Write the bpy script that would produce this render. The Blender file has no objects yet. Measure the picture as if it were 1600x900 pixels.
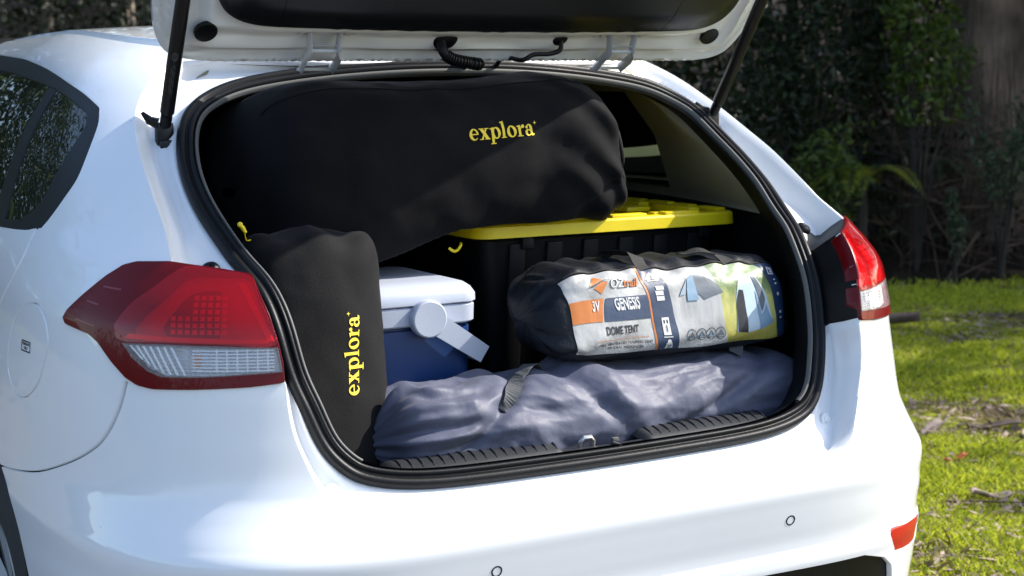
import bpy, bmesh, math, random
import numpy as np
from mathutils import Vector, Matrix, geometry as mgeo

# ------------------------------------------------------------------ camera, world, sun, exposure
scene = bpy.context.scene
CAM_LOC = (-1.39508, -2.16832, 1.32198)
CAM_YAW, CAM_PITCH, CAM_ROLL, CAM_F = 0.508290, 0.132316, -0.009585, 2407.0
_fw = Vector((math.sin(CAM_YAW)*math.cos(CAM_PITCH), math.cos(CAM_YAW)*math.cos(CAM_PITCH), -math.sin(CAM_PITCH)))
_r = Vector((math.cos(CAM_YAW), -math.sin(CAM_YAW), 0))
_u = _r.cross(_fw)
_rr = _r*math.cos(CAM_ROLL) + _u*math.sin(CAM_ROLL)
_uu = _u*math.cos(CAM_ROLL) - _r*math.sin(CAM_ROLL)
cam_data = bpy.data.cameras.new('camera')
cam_data.sensor_width = 36.0
cam_data.lens = 36.0*CAM_F/1600.0
cam_data.clip_start, cam_data.clip_end = 0.05, 500
cam_data.dof.use_dof = True
cam_data.dof.focus_distance = 2.75
cam_data.dof.aperture_fstop = 6.3
cam = bpy.data.objects.new('camera', cam_data)
cam.matrix_world = Matrix(((_rr.x, _uu.x, -_fw.x, CAM_LOC[0]), (_rr.y, _uu.y, -_fw.y, CAM_LOC[1]), (_rr.z, _uu.z, -_fw.z, CAM_LOC[2]), (0, 0, 0, 1)))
scene.collection.objects.link(cam)
scene.camera = cam

SUN_AZ, SUN_EL = math.radians(105), math.radians(39.5)      # azimuth from +Y towards +X
world = bpy.data.worlds.new('World'); scene.world = world; world.use_nodes = True
wn = world.node_tree.nodes
sky = wn.new('ShaderNodeTexSky'); sky.sky_type = 'NISHITA'; sky.sun_disc = False
sky.sun_elevation = SUN_EL; sky.sun_rotation = SUN_AZ
sky.ozone_density = 0.7; sky.dust_density = 1.3; sky.air_density = 1.0
world.node_tree.links.new(sky.outputs[0], wn['Background'].inputs[0])
wn['Background'].inputs[1].default_value = 0.13
sun_data = bpy.data.lights.new('sun', 'SUN'); sun_data.energy = 3.2; sun_data.angle = math.radians(0.55); sun_data.color = (1.0, 0.95, 0.87)
sun = bpy.data.objects.new('sun', sun_data); scene.collection.objects.link(sun)
SUN_DIR = Vector((math.sin(SUN_AZ)*math.cos(SUN_EL), math.cos(SUN_AZ)*math.cos(SUN_EL), math.sin(SUN_EL)))
sun.rotation_euler = SUN_DIR.to_track_quat('Z', 'Y').to_euler()
vs = scene.view_settings
vs.view_transform = 'Standard'; vs.look = 'None'; vs.gamma = 1.0; vs.use_curve_mapping = False
vs.exposure = 1.42

random.seed(5); RNG = np.random.default_rng(11)
COL = scene.collection

# ------------------------------------------------------------------ small tools
def pchip(xs, ys):
    xs = np.array(xs, float); ys = np.array(ys, float)
    h = np.diff(xs); d = np.diff(ys)/h
    m = np.zeros_like(ys)
    for i in range(1, len(xs)-1):
        if d[i-1]*d[i] > 0:
            w1 = 2*h[i]+h[i-1]; w2 = h[i]+2*h[i-1]
            m[i] = (w1+w2)/(w1/d[i-1]+w2/d[i])
    m[0] = d[0]; m[-1] = d[-1]
    def f(x):
        x = np.clip(np.asarray(x, float), xs[0], xs[-1])
        i = np.clip(np.searchsorted(xs, x)-1, 0, len(h)-1)
        t = (x-xs[i])/h[i]
        return (1+2*t)*(1-t)**2*ys[i]+t*(1-t)**2*h[i]*m[i]+t*t*(3-2*t)*ys[i+1]+t*t*(t-1)*h[i]*m[i+1]
    return f

def _hash(ix, iy, iz, seed):
    n = (ix.astype(np.int64)*374761393 + iy.astype(np.int64)*668265263 + iz.astype(np.int64)*2147483647 + seed*1274126177) & 0xffffffff
    n = ((n ^ (n >> 13))*1274126177) & 0xffffffff
    n = ((n ^ (n >> 16))*668265263) & 0xffffffff
    return ((n ^ (n >> 15)) & 0xffff)/65535.0*2-1

def vnoise(x, y, z=0.0, seed=0):
    x, y, z = np.broadcast_arrays(np.asarray(x, float), np.asarray(y, float), np.asarray(z, float))
    ix, iy, iz = np.floor(x), np.floor(y), np.floor(z)
    fx, fy, fz_ = x-ix, y-iy, z-iz
    fx = fx*fx*fx*(fx*(fx*6-15)+10); fy = fy*fy*fy*(fy*(fy*6-15)+10); fz_ = fz_*fz_*fz_*(fz_*(fz_*6-15)+10)
    r = 0
    for a in (0, 1):
        for b in (0, 1):
            for c in (0, 1):
                w = (fx if a else 1-fx)*(fy if b else 1-fy)*(fz_ if c else 1-fz_)
                r = r + w*_hash(ix+a, iy+b, iz+c, seed)
    return r

def fbm(x, y, z=0.0, seed=0, o=4):
    r = 0; a = 1.0
    for i in range(o):
        r = r + a*vnoise(np.asarray(x)*2**i, np.asarray(y)*2**i, np.asarray(z)*2**i, seed+i); a *= 0.5
    return r

def worley(x, y, seed=0):
    """distance to the nearest jittered cell point: sharp-edged facets"""
    x, y = np.broadcast_arrays(np.asarray(x, float), np.asarray(y, float)); ix, iy = np.floor(x), np.floor(y); best = np.full(x.shape, 9.0)
    for a in (-1, 0, 1):
        for b in (-1, 0, 1):
            cx, cy = ix+a, iy+b; px = cx+.5+.48*_hash(cx, cy, cx*0, seed); py = cy+.5+.48*_hash(cx, cy, cx*0+1, seed)
            best = np.minimum(best, np.hypot(px-x, py-y))
    return best

def mesh_obj(name, verts, faces, mat, parent=None, smooth=True, normals=None, mats=None, mat_idx=None, uv=None):
    me = bpy.data.meshes.new(name)
    verts = np.asarray(verts, np.float32).reshape(-1, 3)
    if isinstance(faces, np.ndarray):
        k = faces.shape[1]; nf = len(faces)
        me.vertices.add(len(verts)); me.vertices.foreach_set('co', verts.ravel())
        me.loops.add(nf*k); me.loops.foreach_set('vertex_index', faces.astype(np.int32).ravel())
        me.polygons.add(nf); me.polygons.foreach_set('loop_start', np.arange(0, nf*k, k, dtype=np.int32))
        me.polygons.foreach_set('loop_total', np.full(nf, k, np.int32))
        me.update(calc_edges=True)
    else:
        me.from_pydata([tuple(v) for v in verts.tolist()], [], [tuple(int(i) for i in f) for f in faces])
    for m in (mats or [mat]):
        me.materials.append(m)
    if mat_idx is not None:
        me.polygons.foreach_set('material_index', np.asarray(mat_idx, np.int32))
    me.polygons.foreach_set('use_smooth', np.full(len(me.polygons), bool(smooth)))
    if uv is not None:
        l = me.uv_layers.new(name='UVMap')
        vi = np.empty(len(me.loops), np.int32); me.loops.foreach_get('vertex_index', vi)
        l.data.foreach_set('uv', np.asarray(uv, np.float32)[vi].ravel())
    me.update()
    if normals is not None:
        me.normals_split_custom_set_from_vertices(np.asarray(normals, np.float32).tolist())
    ob = bpy.data.objects.new(name, me)
    COL.objects.link(ob)
    if parent is not None:
        attach(ob, parent)
    if normals is not None:
        try: ob.cycles.shadow_terminator_geometry_offset = .8; ob.cycles.shadow_terminator_offset = .3
        except Exception: pass
    return ob

def attach(ob, parent):
    ob.parent = parent
    ob.matrix_parent_inverse = Matrix.Translation(-world_loc(parent))

def world_loc(o):
    return o.location.copy() if o.parent is None else world_loc(o.parent)+o.matrix_parent_inverse.translation+o.location

def empty(name, loc):
    o = bpy.data.objects.new(name, None); o.empty_display_size = .1; o.location = loc; COL.objects.link(o)
    return o

def tag(o, label=None, cat=None, group=None, kind=None):
    if label: o['label'] = label
    if cat: o['category'] = cat
    if group: o['group'] = group
    if kind: o['kind'] = kind
    return o

class MB:
    """collects shapes for one mesh"""
    def __init__(s): s.v = []; s.f = []; s.n = 0
    def add(s, v, f):
        v = np.asarray(v, float).reshape(-1, 3)
        s.v.append(v); s.f += [tuple(int(i)+s.n for i in q) for q in f]; s.n += len(v); return s
    def box(s, c, h, bev=0.0, rot=None):
        c = np.array(c, float); h = np.array(h, float)
        if bev <= 0:
            pts = np.array([(x, y, z) for x in (-1, 1) for y in (-1, 1) for z in (-1, 1)], float)*h
            f = [(0, 1, 3, 2), (4, 6, 7, 5), (0, 4, 5, 1), (2, 3, 7, 6), (0, 2, 6, 4), (1, 5, 7, 3)]
        else:
            bm = bmesh.new(); bmesh.ops.create_cube(bm, size=2)
            for q in bm.verts: q.co = Vector((q.co.x*h[0], q.co.y*h[1], q.co.z*h[2]))
            bmesh.ops.bevel(bm, geom=bm.edges[:], offset=bev, segments=2, affect='EDGES', profile=.6)
            bm.verts.ensure_lookup_table()
            pts = np.array([tuple(q.co) for q in bm.verts]); f = [[q.index for q in fc.verts] for fc in bm.faces]
            bm.free()
        if rot is not None: pts = pts@np.array(rot).T
        return s.add(pts+c, f)
    def tube(s, path, r, seg=10, cap=True, flat=1.0, up=None):
        p = np.asarray(path, float); n = len(p)
        r = np.broadcast_to(np.asarray(r, float), (n,))
        t = np.gradient(p, axis=0); t /= np.maximum(np.linalg.norm(t, axis=1, keepdims=True), 1e-9)
        ref = np.array(up if up is not None else ((0, 0, 1) if abs(t[0][2]) < .9 else (1, 0, 0)), float)
        vs_ = []
        for i in range(n):
            b = np.cross(t[i], ref); b /= max(np.linalg.norm(b), 1e-9); a = np.cross(b, t[i]); ref = a
            ang = np.linspace(0, 2*np.pi, seg, endpoint=False)
            vs_.append(p[i]+r[i]*(np.cos(ang)[:, None]*b+np.sin(ang)[:, None]*a*flat))
        f = [(i*seg+j, i*seg+(j+1) % seg, (i+1)*seg+(j+1) % seg, (i+1)*seg+j) for i in range(n-1) for j in range(seg)]
        if cap: f += [tuple(range(seg-1, -1, -1)), tuple((n-1)*seg+j for j in range(seg))]
        return s.add(np.concatenate(vs_), f)
    def lathe(s, c, axis, prof, seg=28, cap=True):
        """prof: (height along axis, radius)"""
        ax = np.array(axis, float); ax /= np.linalg.norm(ax)
        b = np.cross(ax, (0, 0, 1) if abs(ax[2]) < .9 else (1, 0, 0)); b /= np.linalg.norm(b); a = np.cross(b, ax)
        ang = np.linspace(0, 2*np.pi, seg, endpoint=False)
        vs_ = [np.array(c)+ax*h+rr*(np.cos(ang)[:, None]*b+np.sin(ang)[:, None]*a) for h, rr in prof]
        n = len(prof)
        f = [(i*seg+j, i*seg+(j+1) % seg, (i+1)*seg+(j+1) % seg, (i+1)*seg+j) for i in range(n-1) for j in range(seg)]
        if cap: f += [tuple(range(seg-1, -1, -1)), tuple((n-1)*seg+j for j in range(seg))]
        return s.add(np.concatenate(vs_), f)
    def build(s, name, mat, parent=None, smooth=True, angle=35):
        o = mesh_obj(name, np.concatenate(s.v), s.f, mat, parent, smooth)
        bm = bmesh.new(); bm.from_mesh(o.data); bmesh.ops.recalc_face_normals(bm, faces=bm.faces[:]); bm.to_mesh(o.data); bm.free()
        if smooth: o.data.set_sharp_from_angle(angle=math.radians(angle))
        return o

def grid_faces(n, m, wrap=False):
    i = np.arange(n-1)[:, None]; j = np.arange(m if wrap else m-1)[None, :]; j2 = (j+1) % m
    return np.stack([(i*m+j)+0*j2, i*m+j2, (i+1)*m+j2, (i+1)*m+j], -1).reshape(-1, 4)

def resample(p, n, closed=False):
    p = np.asarray(p, float)
    if closed: p = np.vstack([p, p[:1]])
    d = np.concatenate([[0], np.cumsum(np.linalg.norm(np.diff(p, axis=0), axis=1))])
    t = np.linspace(0, d[-1], n+1)[:-1] if closed else np.linspace(0, d[-1], n)
    return np.stack([np.interp(t, d, p[:, k]) for k in range(p.shape[1])], 1)

def catmull(p, sub=8, closed=False):
    p = np.asarray(p, float); n = len(p); out = []
    for i in range(n if closed else n-1):
        g = (lambda k: p[k % n]) if closed else (lambda k: p[min(max(k, 0), n-1)])
        p0, p1, p2, p3 = g(i-1), g(i), g(i+1), g(i+2)
        for s_ in range(sub):
            t = s_/sub
            out.append(.5*((2*p1)+(-p0+p2)*t+(2*p0-5*p1+4*p2-p3)*t*t+(-p0+3*p1-3*p2+p3)*t**3))
    if not closed: out.append(p[-1])
    return np.array(out)

def inside(pts, poly):
    x, y = pts[:, 0], pts[:, 1]; r = np.zeros(len(pts), bool)
    p = np.asarray(poly, float); q = np.roll(p, -1, 0)
    for (x0, y0), (x1, y1) in zip(p, q):
        if y0 == y1: continue
        c = ((y0 > y) != (y1 > y)) & (x < (x1-x0)*(y-y0)/(y1-y0)+x0)
        r ^= c
    return r

def densify(poly, step):
    p = np.asarray(poly, float); out = []
    for a, b in zip(p, np.roll(p, -1, 0)):
        k = max(1, int(np.ceil(np.linalg.norm(b-a)/step)))
        out += [a+(b-a)*i/k for i in range(k)]
    return np.array(out)

def slit(line, w):
    p = catmull(line, 6); t = np.gradient(p, axis=0); t /= np.maximum(np.linalg.norm(t, axis=1, keepdims=True), 1e-9)
    n = np.stack([-t[:, 1], t[:, 0]], 1)*w/2
    return np.vstack([p+n, (p-n)[::-1]])

def cdt_fill(outers, holes, step, grid=True):
    """triangles of (union of outers) minus holes, in the plane, with inner grid points"""
    loops = [densify(p, step*.8) for p in list(outers)+list(holes)]
    pts = []; edges = []; n = 0
    for l in loops:
        pts.append(l); edges += [(n+i, n+(i+1) % len(l)) for i in range(len(l))]; n += len(l)
    bp = np.vstack(pts)
    if grid:
        lo, hi = bp.min(0), bp.max(0)
        gx, gy = np.meshgrid(np.arange(lo[0]+step*.37, hi[0], step), np.arange(lo[1]+step*.41, hi[1], step))
        gx[1::2] += step*.5
        g = np.stack([gx.ravel(), gy.ravel()], 1)
        k = np.zeros(len(g), bool)
        for o_ in outers: k |= inside(g, o_)
        for h_ in holes: k &= ~inside(g, h_)
        g = g[k]
        if len(g):
            key = {}
            for q in bp: key.setdefault((int(q[0]//step), int(q[1]//step)), []).append(q)
            cell = np.floor(g/step).astype(int); ok = np.ones(len(g), bool)
            for i, (c, q) in enumerate(zip(cell, g)):
                for dx in (-1, 0, 1):
                    for dy in (-1, 0, 1):
                        for b_ in key.get((c[0]+dx, c[1]+dy), ()):
                            if (b_[0]-q[0])**2+(b_[1]-q[1])**2 < (step*.42)**2: ok[i] = False
            bp = np.vstack([bp, g[ok]])
    V, E, Fc, _, _, _ = mgeo.delaunay_2d_cdt([Vector(q) for q in bp.tolist()], edges, [], 0, 1e-6)
    V = np.array([(q.x, q.y) for q in V]); T = np.array([tuple(f) for f in Fc if len(f) == 3], int)
    c = V[T].mean(1); k = np.zeros(len(T), bool)
    for o_ in outers: k |= inside(c, o_)
    for h_ in holes: k &= ~inside(c, h_)
    T = T[k]
    a, b, d = V[T[:, 0]], V[T[:, 1]], V[T[:, 2]]
    ar = (b[:, 0]-a[:, 0])*(d[:, 1]-a[:, 1])-(b[:, 1]-a[:, 1])*(d[:, 0]-a[:, 0])
    T = T[np.abs(ar) > 1e-10]; ar = ar[np.abs(ar) > 1e-10]
    T[ar < 0] = T[ar < 0][:, ::-1]
    used = np.unique(T); mp = -np.ones(len(V), int); mp[used] = np.arange(len(used))
    return V[used], mp[T]

def patch(name, outers, holes, surf, step, mat, parent, scale=(1, 1), skirt=0.0, post=None, uvfun=None):
    """surf(u, v) -> (positions, normals); mesh follows the surface, edges are turned in by skirt"""
    sc = np.array(scale, float)
    V, T = cdt_fill([np.asarray(o)*sc for o in outers], [np.asarray(h)*sc for h in holes], step)
    uv = V/sc
    P, N = surf(uv[:, 0], uv[:, 1])
    if post is not None: P, N = post(P, N)
    g = np.cross(P[T[:, 1]]-P[T[:, 0]], P[T[:, 2]]-P[T[:, 0]])
    if (np.einsum('ij,ij->i', g, N[T[:, 0]]) < 0).mean() > .5: T = T[:, ::-1]
    nn = len(P)
    if skirt > 0:
        e = np.concatenate([T[:, [0, 1]], T[:, [1, 2]], T[:, [2, 0]]])
        key = np.sort(e, 1)[:, 0]*nn+np.sort(e, 1)[:, 1]
        _, idx, cnt = np.unique(key, return_index=True, return_counts=True)
        b = e[idx[cnt == 1]]
        d = P[b[:, 1]]-P[b[:, 0]]; lat = np.cross(d, (N[b[:, 0]]+N[b[:, 1]])/2)
        acc = np.zeros_like(P); np.add.at(acc, b[:, 0], lat); np.add.at(acc, b[:, 1], lat)
        bv = np.unique(b); mp = -np.ones(nn, int); mp[bv] = np.arange(len(bv)); k = len(bv)
        L = acc[bv]; L /= np.maximum(np.linalg.norm(L, axis=1, keepdims=True), 1e-12)
        Nb = N[bv]; r1 = (Nb+L); r1 /= np.maximum(np.linalg.norm(r1, axis=1, keepdims=True), 1e-9)
        ro = min(.002, skirt*.3)
        V1 = P[bv]+L*ro*.6-Nb*ro; V2 = V1-Nb*(skirt-ro)
        P = np.vstack([P, V1, V2]); N = np.vstack([N, r1, L])
        a0, a1 = b[:, 0], b[:, 1]; m0, m1 = mp[a0]+nn, mp[a1]+nn
        q = [np.stack([a1, a0, m0], 1), np.stack([a1, m0, m1], 1), np.stack([m1, m0, m0+k], 1), np.stack([m1, m0+k, m1+k], 1)]
        T = np.vstack([T]+q)
        if uvfun is not None: uv = np.vstack([uv, uv[bv], uv[bv]])
    return mesh_obj(name, P, T, mat, parent, True, normals=N, uv=None if uvfun is None else uvfun(uv))

# ------------------------------------------------------------------ materials
def new_mat(name):
    m = bpy.data.materials.new(name); m.use_nodes = True
    return m, m.node_tree.nodes, m.node_tree.links, m.node_tree.nodes['Principled BSDF']

def pmat(name, col, rough=.5, metal=0, coat=0, coat_r=.03, spec=.5, var=0.0, vscale=8, bump=0.0, bscale=60, sheen=0, detail=4, aniso=None, bdist=.002):
    m, n, l, p = new_mat(name)
    p.inputs['Base Color'].default_value = (*col, 1); p.inputs['Roughness'].default_value = rough
    p.inputs['Metallic'].default_value = metal; p.inputs['Coat Weight'].default_value = coat
    p.inputs['Coat Roughness'].default_value = coat_r; p.inputs['Specular IOR Level'].default_value = spec
    p.inputs['Sheen Weight'].default_value = sheen
    tc = n.new('ShaderNodeTexCoord')
    if var > 0:
        t = n.new('ShaderNodeTexNoise'); t.inputs['Scale'].default_value = vscale; t.inputs['Detail'].default_value = 6
        l.new(tc.outputs['Object'], t.inputs['Vector'])
        r = n.new('ShaderNodeMapRange'); r.inputs[1].default_value = .3; r.inputs[2].default_value = .7
        r.inputs[3].default_value = 1-var; r.inputs[4].default_value = 1+var
        l.new(t.outputs[0], r.inputs[0])
        x = n.new('ShaderNodeMix'); x.data_type = 'RGBA'; x.blend_type = 'MULTIPLY'; x.inputs[0].default_value = 1
        x.inputs[6].default_value = (*col, 1); l.new(r.outputs[0], x.inputs[7]); l.new(x.outputs[2], p.inputs['Base Color'])
    if bump > 0:
        t = n.new('ShaderNodeTexNoise'); t.inputs['Scale'].default_value = bscale; t.inputs['Detail'].default_value = detail
        if aniso:
            mp = n.new('ShaderNodeMapping'); mp.inputs['Scale'].default_value = aniso
            l.new(tc.outputs['Object'], mp.inputs[0]); l.new(mp.outputs[0], t.inputs['Vector'])
        else: l.new(tc.outputs['Object'], t.inputs['Vector'])
        b = n.new('ShaderNodeBump'); b.inputs['Strength'].default_value = bump; b.inputs['Distance'].default_value = bdist
        l.new(t.outputs[0], b.inputs['Height']); l.new(b.outputs[0], p.inputs['Normal'])
    return m

def weave_mat(name, col, rough, freq, bump, sheen=.2, spec=.3):
    """woven cloth: two crossed waves for the threads plus soft colour variation"""
    m, n, l, p = new_mat(name)
    p.inputs['Roughness'].default_value = rough; p.inputs['Sheen Weight'].default_value = sheen; p.inputs['Specular IOR Level'].default_value = spec
    p.inputs['Sheen Roughness'].default_value = .5
    tc = n.new('ShaderNodeTexCoord')
    t = n.new('ShaderNodeTexNoise'); t.inputs['Scale'].default_value = freq*.6; t.inputs['Detail'].default_value = 3
    l.new(tc.outputs['Object'], t.inputs['Vector'])
    t2 = n.new('ShaderNodeTexNoise'); t2.inputs['Scale'].default_value = 7; t2.inputs['Detail'].default_value = 5
    l.new(tc.outputs['Object'], t2.inputs['Vector'])
    r = n.new('ShaderNodeMapRange'); r.inputs[1].default_value = .35; r.inputs[2].default_value = .65; r.inputs[3].default_value = .8; r.inputs[4].default_value = 1.2
    l.new(t2.outputs[0], r.inputs[0])
    r2 = n.new('ShaderNodeMapRange'); r2.inputs[1].default_value = .3; r2.inputs[2].default_value = .7; r2.inputs[3].default_value = .75; r2.inputs[4].default_value = 1.25
    l.new(t.outputs[0], r2.inputs[0])
    mm = n.new('ShaderNodeMath'); mm.operation = 'MULTIPLY'; l.new(r.outputs[0], mm.inputs[0]); l.new(r2.outputs[0], mm.inputs[1])
    x = n.new('ShaderNodeMix'); x.data_type = 'RGBA'; x.blend_type = 'MULTIPLY'; x.inputs[0].default_value = 1
    x.inputs[6].default_value = (*col, 1); l.new(mm.outputs[0], x.inputs[7]); l.new(x.outputs[2], p.inputs['Base Color'])
    b = n.new('ShaderNodeBump'); b.inputs['Strength'].default_value = bump; b.inputs['Distance'].default_value = .0015
    l.new(t.outputs[0], b.inputs['Height']); l.new(b.outputs[0], p.inputs['Normal'])
    return m

def glass_mat(name, tint, rough=.0, ior=1.5, scatter=None, amount=0.0):
    """thin pane: tinted see-through with a Fresnel reflection"""
    m = bpy.data.materials.new(name); m.use_nodes = True
    n, l = m.node_tree.nodes, m.node_tree.links; n.clear()
    o = n.new('ShaderNodeOutputMaterial'); mx = n.new('ShaderNodeMixShader'); f = n.new('ShaderNodeFresnel'); f.inputs[0].default_value = ior
    t = n.new('ShaderNodeBsdfTransparent'); t.inputs[0].default_value = (*tint, 1)
    g = n.new('ShaderNodeBsdfGlossy'); g.inputs['Roughness'].default_value = rough; g.inputs[0].default_value = (1, 1, 1, 1)
    src = t
    if scatter:
        df = n.new('ShaderNodeBsdfDiffuse'); df.inputs[0].default_value = (*scatter, 1); src = n.new('ShaderNodeMixShader'); src.inputs[0].default_value = amount
        l.new(t.outputs[0], src.inputs[1]); l.new(df.outputs[0], src.inputs[2])
    l.new(f.outputs[0], mx.inputs[0]); l.new(src.outputs[0], mx.inputs[1]); l.new(g.outputs[0], mx.inputs[2]); l.new(mx.outputs[0], o.inputs[0])
    return m

M = {}
def paint_mat():
    """white paint under clear coat with a little road dust and fine specks"""
    m = pmat('white_car_paint', (.80, .81, .82), .38, coat=1, coat_r=.02); n, l = m.node_tree.nodes, m.node_tree.links; p = n['Principled BSDF']
    tc = n.new('ShaderNodeTexCoord')
    t1 = n.new('ShaderNodeTexNoise'); t1.inputs['Scale'].default_value = 3; t1.inputs['Detail'].default_value = 8; l.new(tc.outputs['Object'], t1.inputs['Vector'])
    v = n.new('ShaderNodeTexVoronoi'); v.inputs['Scale'].default_value = 34; l.new(tc.outputs['Object'], v.inputs['Vector'])
    s1 = n.new('ShaderNodeMapRange'); s1.inputs[1].default_value = .045; s1.inputs[2].default_value = .075; s1.inputs[3].default_value = .72; s1.inputs[4].default_value = 1; l.new(v.outputs['Distance'], s1.inputs[0])
    gt = n.new('ShaderNodeSeparateColor'); l.new(v.outputs['Color'], gt.inputs[0]); g2 = n.new('ShaderNodeMath'); g2.operation = 'LESS_THAN'; g2.inputs[1].default_value = .90; l.new(gt.outputs[0], g2.inputs[0])
    mxx = n.new('ShaderNodeMath'); mxx.operation = 'MAXIMUM'; l.new(s1.outputs[0], mxx.inputs[0]); l.new(g2.outputs[0], mxx.inputs[1])
    r = n.new('ShaderNodeMapRange'); r.inputs[1].default_value = .35; r.inputs[2].default_value = .75; r.inputs[3].default_value = 1; r.inputs[4].default_value = .965; l.new(t1.outputs[0], r.inputs[0])
    mm = n.new('ShaderNodeMath'); mm.operation = 'MULTIPLY'; l.new(r.outputs[0], mm.inputs[0]); l.new(mxx.outputs[0], mm.inputs[1])
    x = n.new('ShaderNodeMix'); x.data_type = 'RGBA'; x.blend_type = 'MULTIPLY'; x.inputs[0].default_value = 1; x.inputs[6].default_value = (.80, .81, .82, 1); l.new(mm.outputs[0], x.inputs[7]); l.new(x.outputs[2], p.inputs['Base Color'])
    r2 = n.new('ShaderNodeMapRange'); r2.inputs[1].default_value = .35; r2.inputs[2].default_value = .7; r2.inputs[3].default_value = .015; r2.inputs[4].default_value = .07; l.new(t1.outputs[0], r2.inputs[0]); l.new(r2.outputs[0], p.inputs['Coat Roughness'])
    return m
M['paint'] = paint_mat()
M['gutter'] = pmat('white_inner_paint', (.78, .79, .80), .42, coat=.6, coat_r=.08, var=.02, vscale=9)
M['black'] = pmat('black_plastic', (.0045, .0045, .005), .42, bump=.25, bscale=900, bdist=.0006, spec=.22)
M['gloss'] = pmat('window_frame_black', (.006, .0065, .008), .38, spec=.3)
M['rubber'] = pmat('seal_rubber', (.0042, .0047, .0058), .42, bump=.15, bscale=300, var=.25, vscale=25, spec=.22)
M['dark'] = pmat('cavity_black', (.004, .004, .004), .9)
M['grey'] = pmat('sill_grey_plastic', (.026, .028, .031), .48, bump=.4, bscale=1400, bdist=.0006, var=.15, vscale=14, spec=.22)
M['lip'] = pmat('grey_trim_lip', (.10, .10, .095), .6)
M['beige'] = pmat('headliner_beige', (.27, .255, .18), .85, bump=.3, bscale=700, var=.06)
M['carpet'] = pmat('boot_carpet', (.004, .004, .0045), .95, bump=.8, bscale=500, var=.3, vscale=60, spec=.22)
M['trimdark'] = pmat('boot_side_plastic', (.006, .0065, .0075), .5, bump=.3, bscale=1100, bdist=.0006, spec=.22)
M['glass'] = glass_mat('tinted_window_glass', (.11, .145, .12), scatter=(.40, .48, .40), amount=.03)  # faint green scatter stands in for reflection haze on the panes
M['steel'] = pmat('brushed_steel', (.55, .56, .57), .32, metal=1)
M['chrome'] = pmat('lamp_chrome', (.82, .82, .83), .18, metal=1)
M['strut'] = pmat('strut_black_paint', (.004, .004, .0045), .35, spec=.3)
M['tyre'] = pmat('tyre_rubber', (.018, .018, .018), .75, bump=.4, bscale=150, var=.2)
M['rim'] = pmat('wheel_alloy', (.18, .18, .19), .35, metal=.9)
M['lens_dark'] = pmat('dark_red_lens', (.115, .001, .003), .3, coat=.25, coat_r=.01, spec=.1)
M['lens_red'] = glass_mat('red_lens', (.96, .018, .03), ior=1.42, scatter=(.97, .004, .012), amount=.20)
M['lens_clear'] = glass_mat('clear_lens', (.96, .96, .97), ior=1.3, scatter=(.85, .86, .88), amount=.14)
M['refl_soft'] = pmat('lamp_reflector_silver', (.62, .58, .58), .35, bump=.25, bscale=60)
M['trimgate'] = pmat('tailgate_trim_plastic', (.006, .007, .0085), .34, bump=.15, bscale=900, bdist=.0005)
M['hinge'] = pmat('hinge_paint', (.46, .47, .49), .35, coat=.5)
M['red_refl'] = pmat('red_reflector', (.40, .002, .005), .3, coat=.3, coat_r=.02, bump=.35, bscale=420, bdist=.001)
M['lens_rib'] = pmat('lens_line', (.20, .02, .03), .3)
M['fin'] = pmat('lamp_fin_white', (.95, .95, .96), .15, coat=1)
def ribbed(name, col, sx, sz, rough, metal, strength):
    m, n, l, p = new_mat(name); p.inputs['Base Color'].default_value = (*col, 1); p.inputs['Roughness'].default_value = rough; p.inputs['Metallic'].default_value = metal
    tc = n.new('ShaderNodeTexCoord'); ws = []
    for d_, sc_ in (('X', sx), ('Z', sz)):
        w_ = n.new('ShaderNodeTexWave'); w_.bands_direction = d_; w_.inputs['Scale'].default_value = sc_; l.new(tc.outputs['Object'], w_.inputs['Vector']); ws.append(w_)
    mm = n.new('ShaderNodeMath'); mm.operation = 'ADD'; l.new(ws[0].outputs['Fac'], mm.inputs[0]); l.new(ws[1].outputs['Fac'], mm.inputs[1])
    b = n.new('ShaderNodeBump'); b.inputs['Strength'].default_value = strength; b.inputs['Distance'].default_value = .004; l.new(mm.outputs[0], b.inputs['Height']); l.new(b.outputs[0], p.inputs['Normal']); return m
M['ribs_clear'] = ribbed('ribbed_clear_reflector', (.96, .96, .96), 40, 55, .2, .1, .8)
M['ribs_red'] = ribbed('ribbed_red_reflector', (.92, .86, .86), 42, 48, .25, .1, .8)
M['amber'] = pmat('amber_bulb', (.75, .22, .02), .25, coat=1)
M['printblack'] = pmat('black_print', (.01, .01, .01), .5)
M['printwhite'] = pmat('white_print', (.75, .75, .74), .5)

# ------------------------------------------------------------------ the car: one closed ring surface body0(u, v)
YD, YF = 1.25, 1.90
_v = [.16,.22,.30,.38,.44,.462,.474,.484,.496,.53,.57,.598,.612,.628,.67,.70,.78,.86,.95,1.03,1.10,1.18,1.25,1.32,1.38,1.43,1.47]
_a = [.80,.85,.885,.893,.895,.895,.895,.895,.895,.895,.895,.895,.895,.894,.892,.89,.887,.884,.875,.862,.84,.808,.77,.722,.67,.61,.55]
_b = [.06,.00,-.050,-.066,-.076,-.080,-.080,-.073,-.074,-.080,-.087,-.091,-.088,-.079,-.053,-.040,-.027,-.017,.0,.025,.085,.17,.265,.36,.45,.54,.62]
_n = [5.2,5.3,5.4,5.4,5.4,5.4,5.4,5.4,5.4,5.4,5.3,5.3,5.3,5.25,5.1,5.0,4.9,4.8,4.75,4.0,3.5,3.4,3.4,3.4,3.4,3.4,3.4]
_z = [.16,.22,.30,.38,.44,.462,.474,.484,.496,.53,.57,.598,.612,.628,.67,.70,.78,.86,.95,1.03,1.10,1.18,1.25,1.32,1.378,1.422,1.452]
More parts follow.
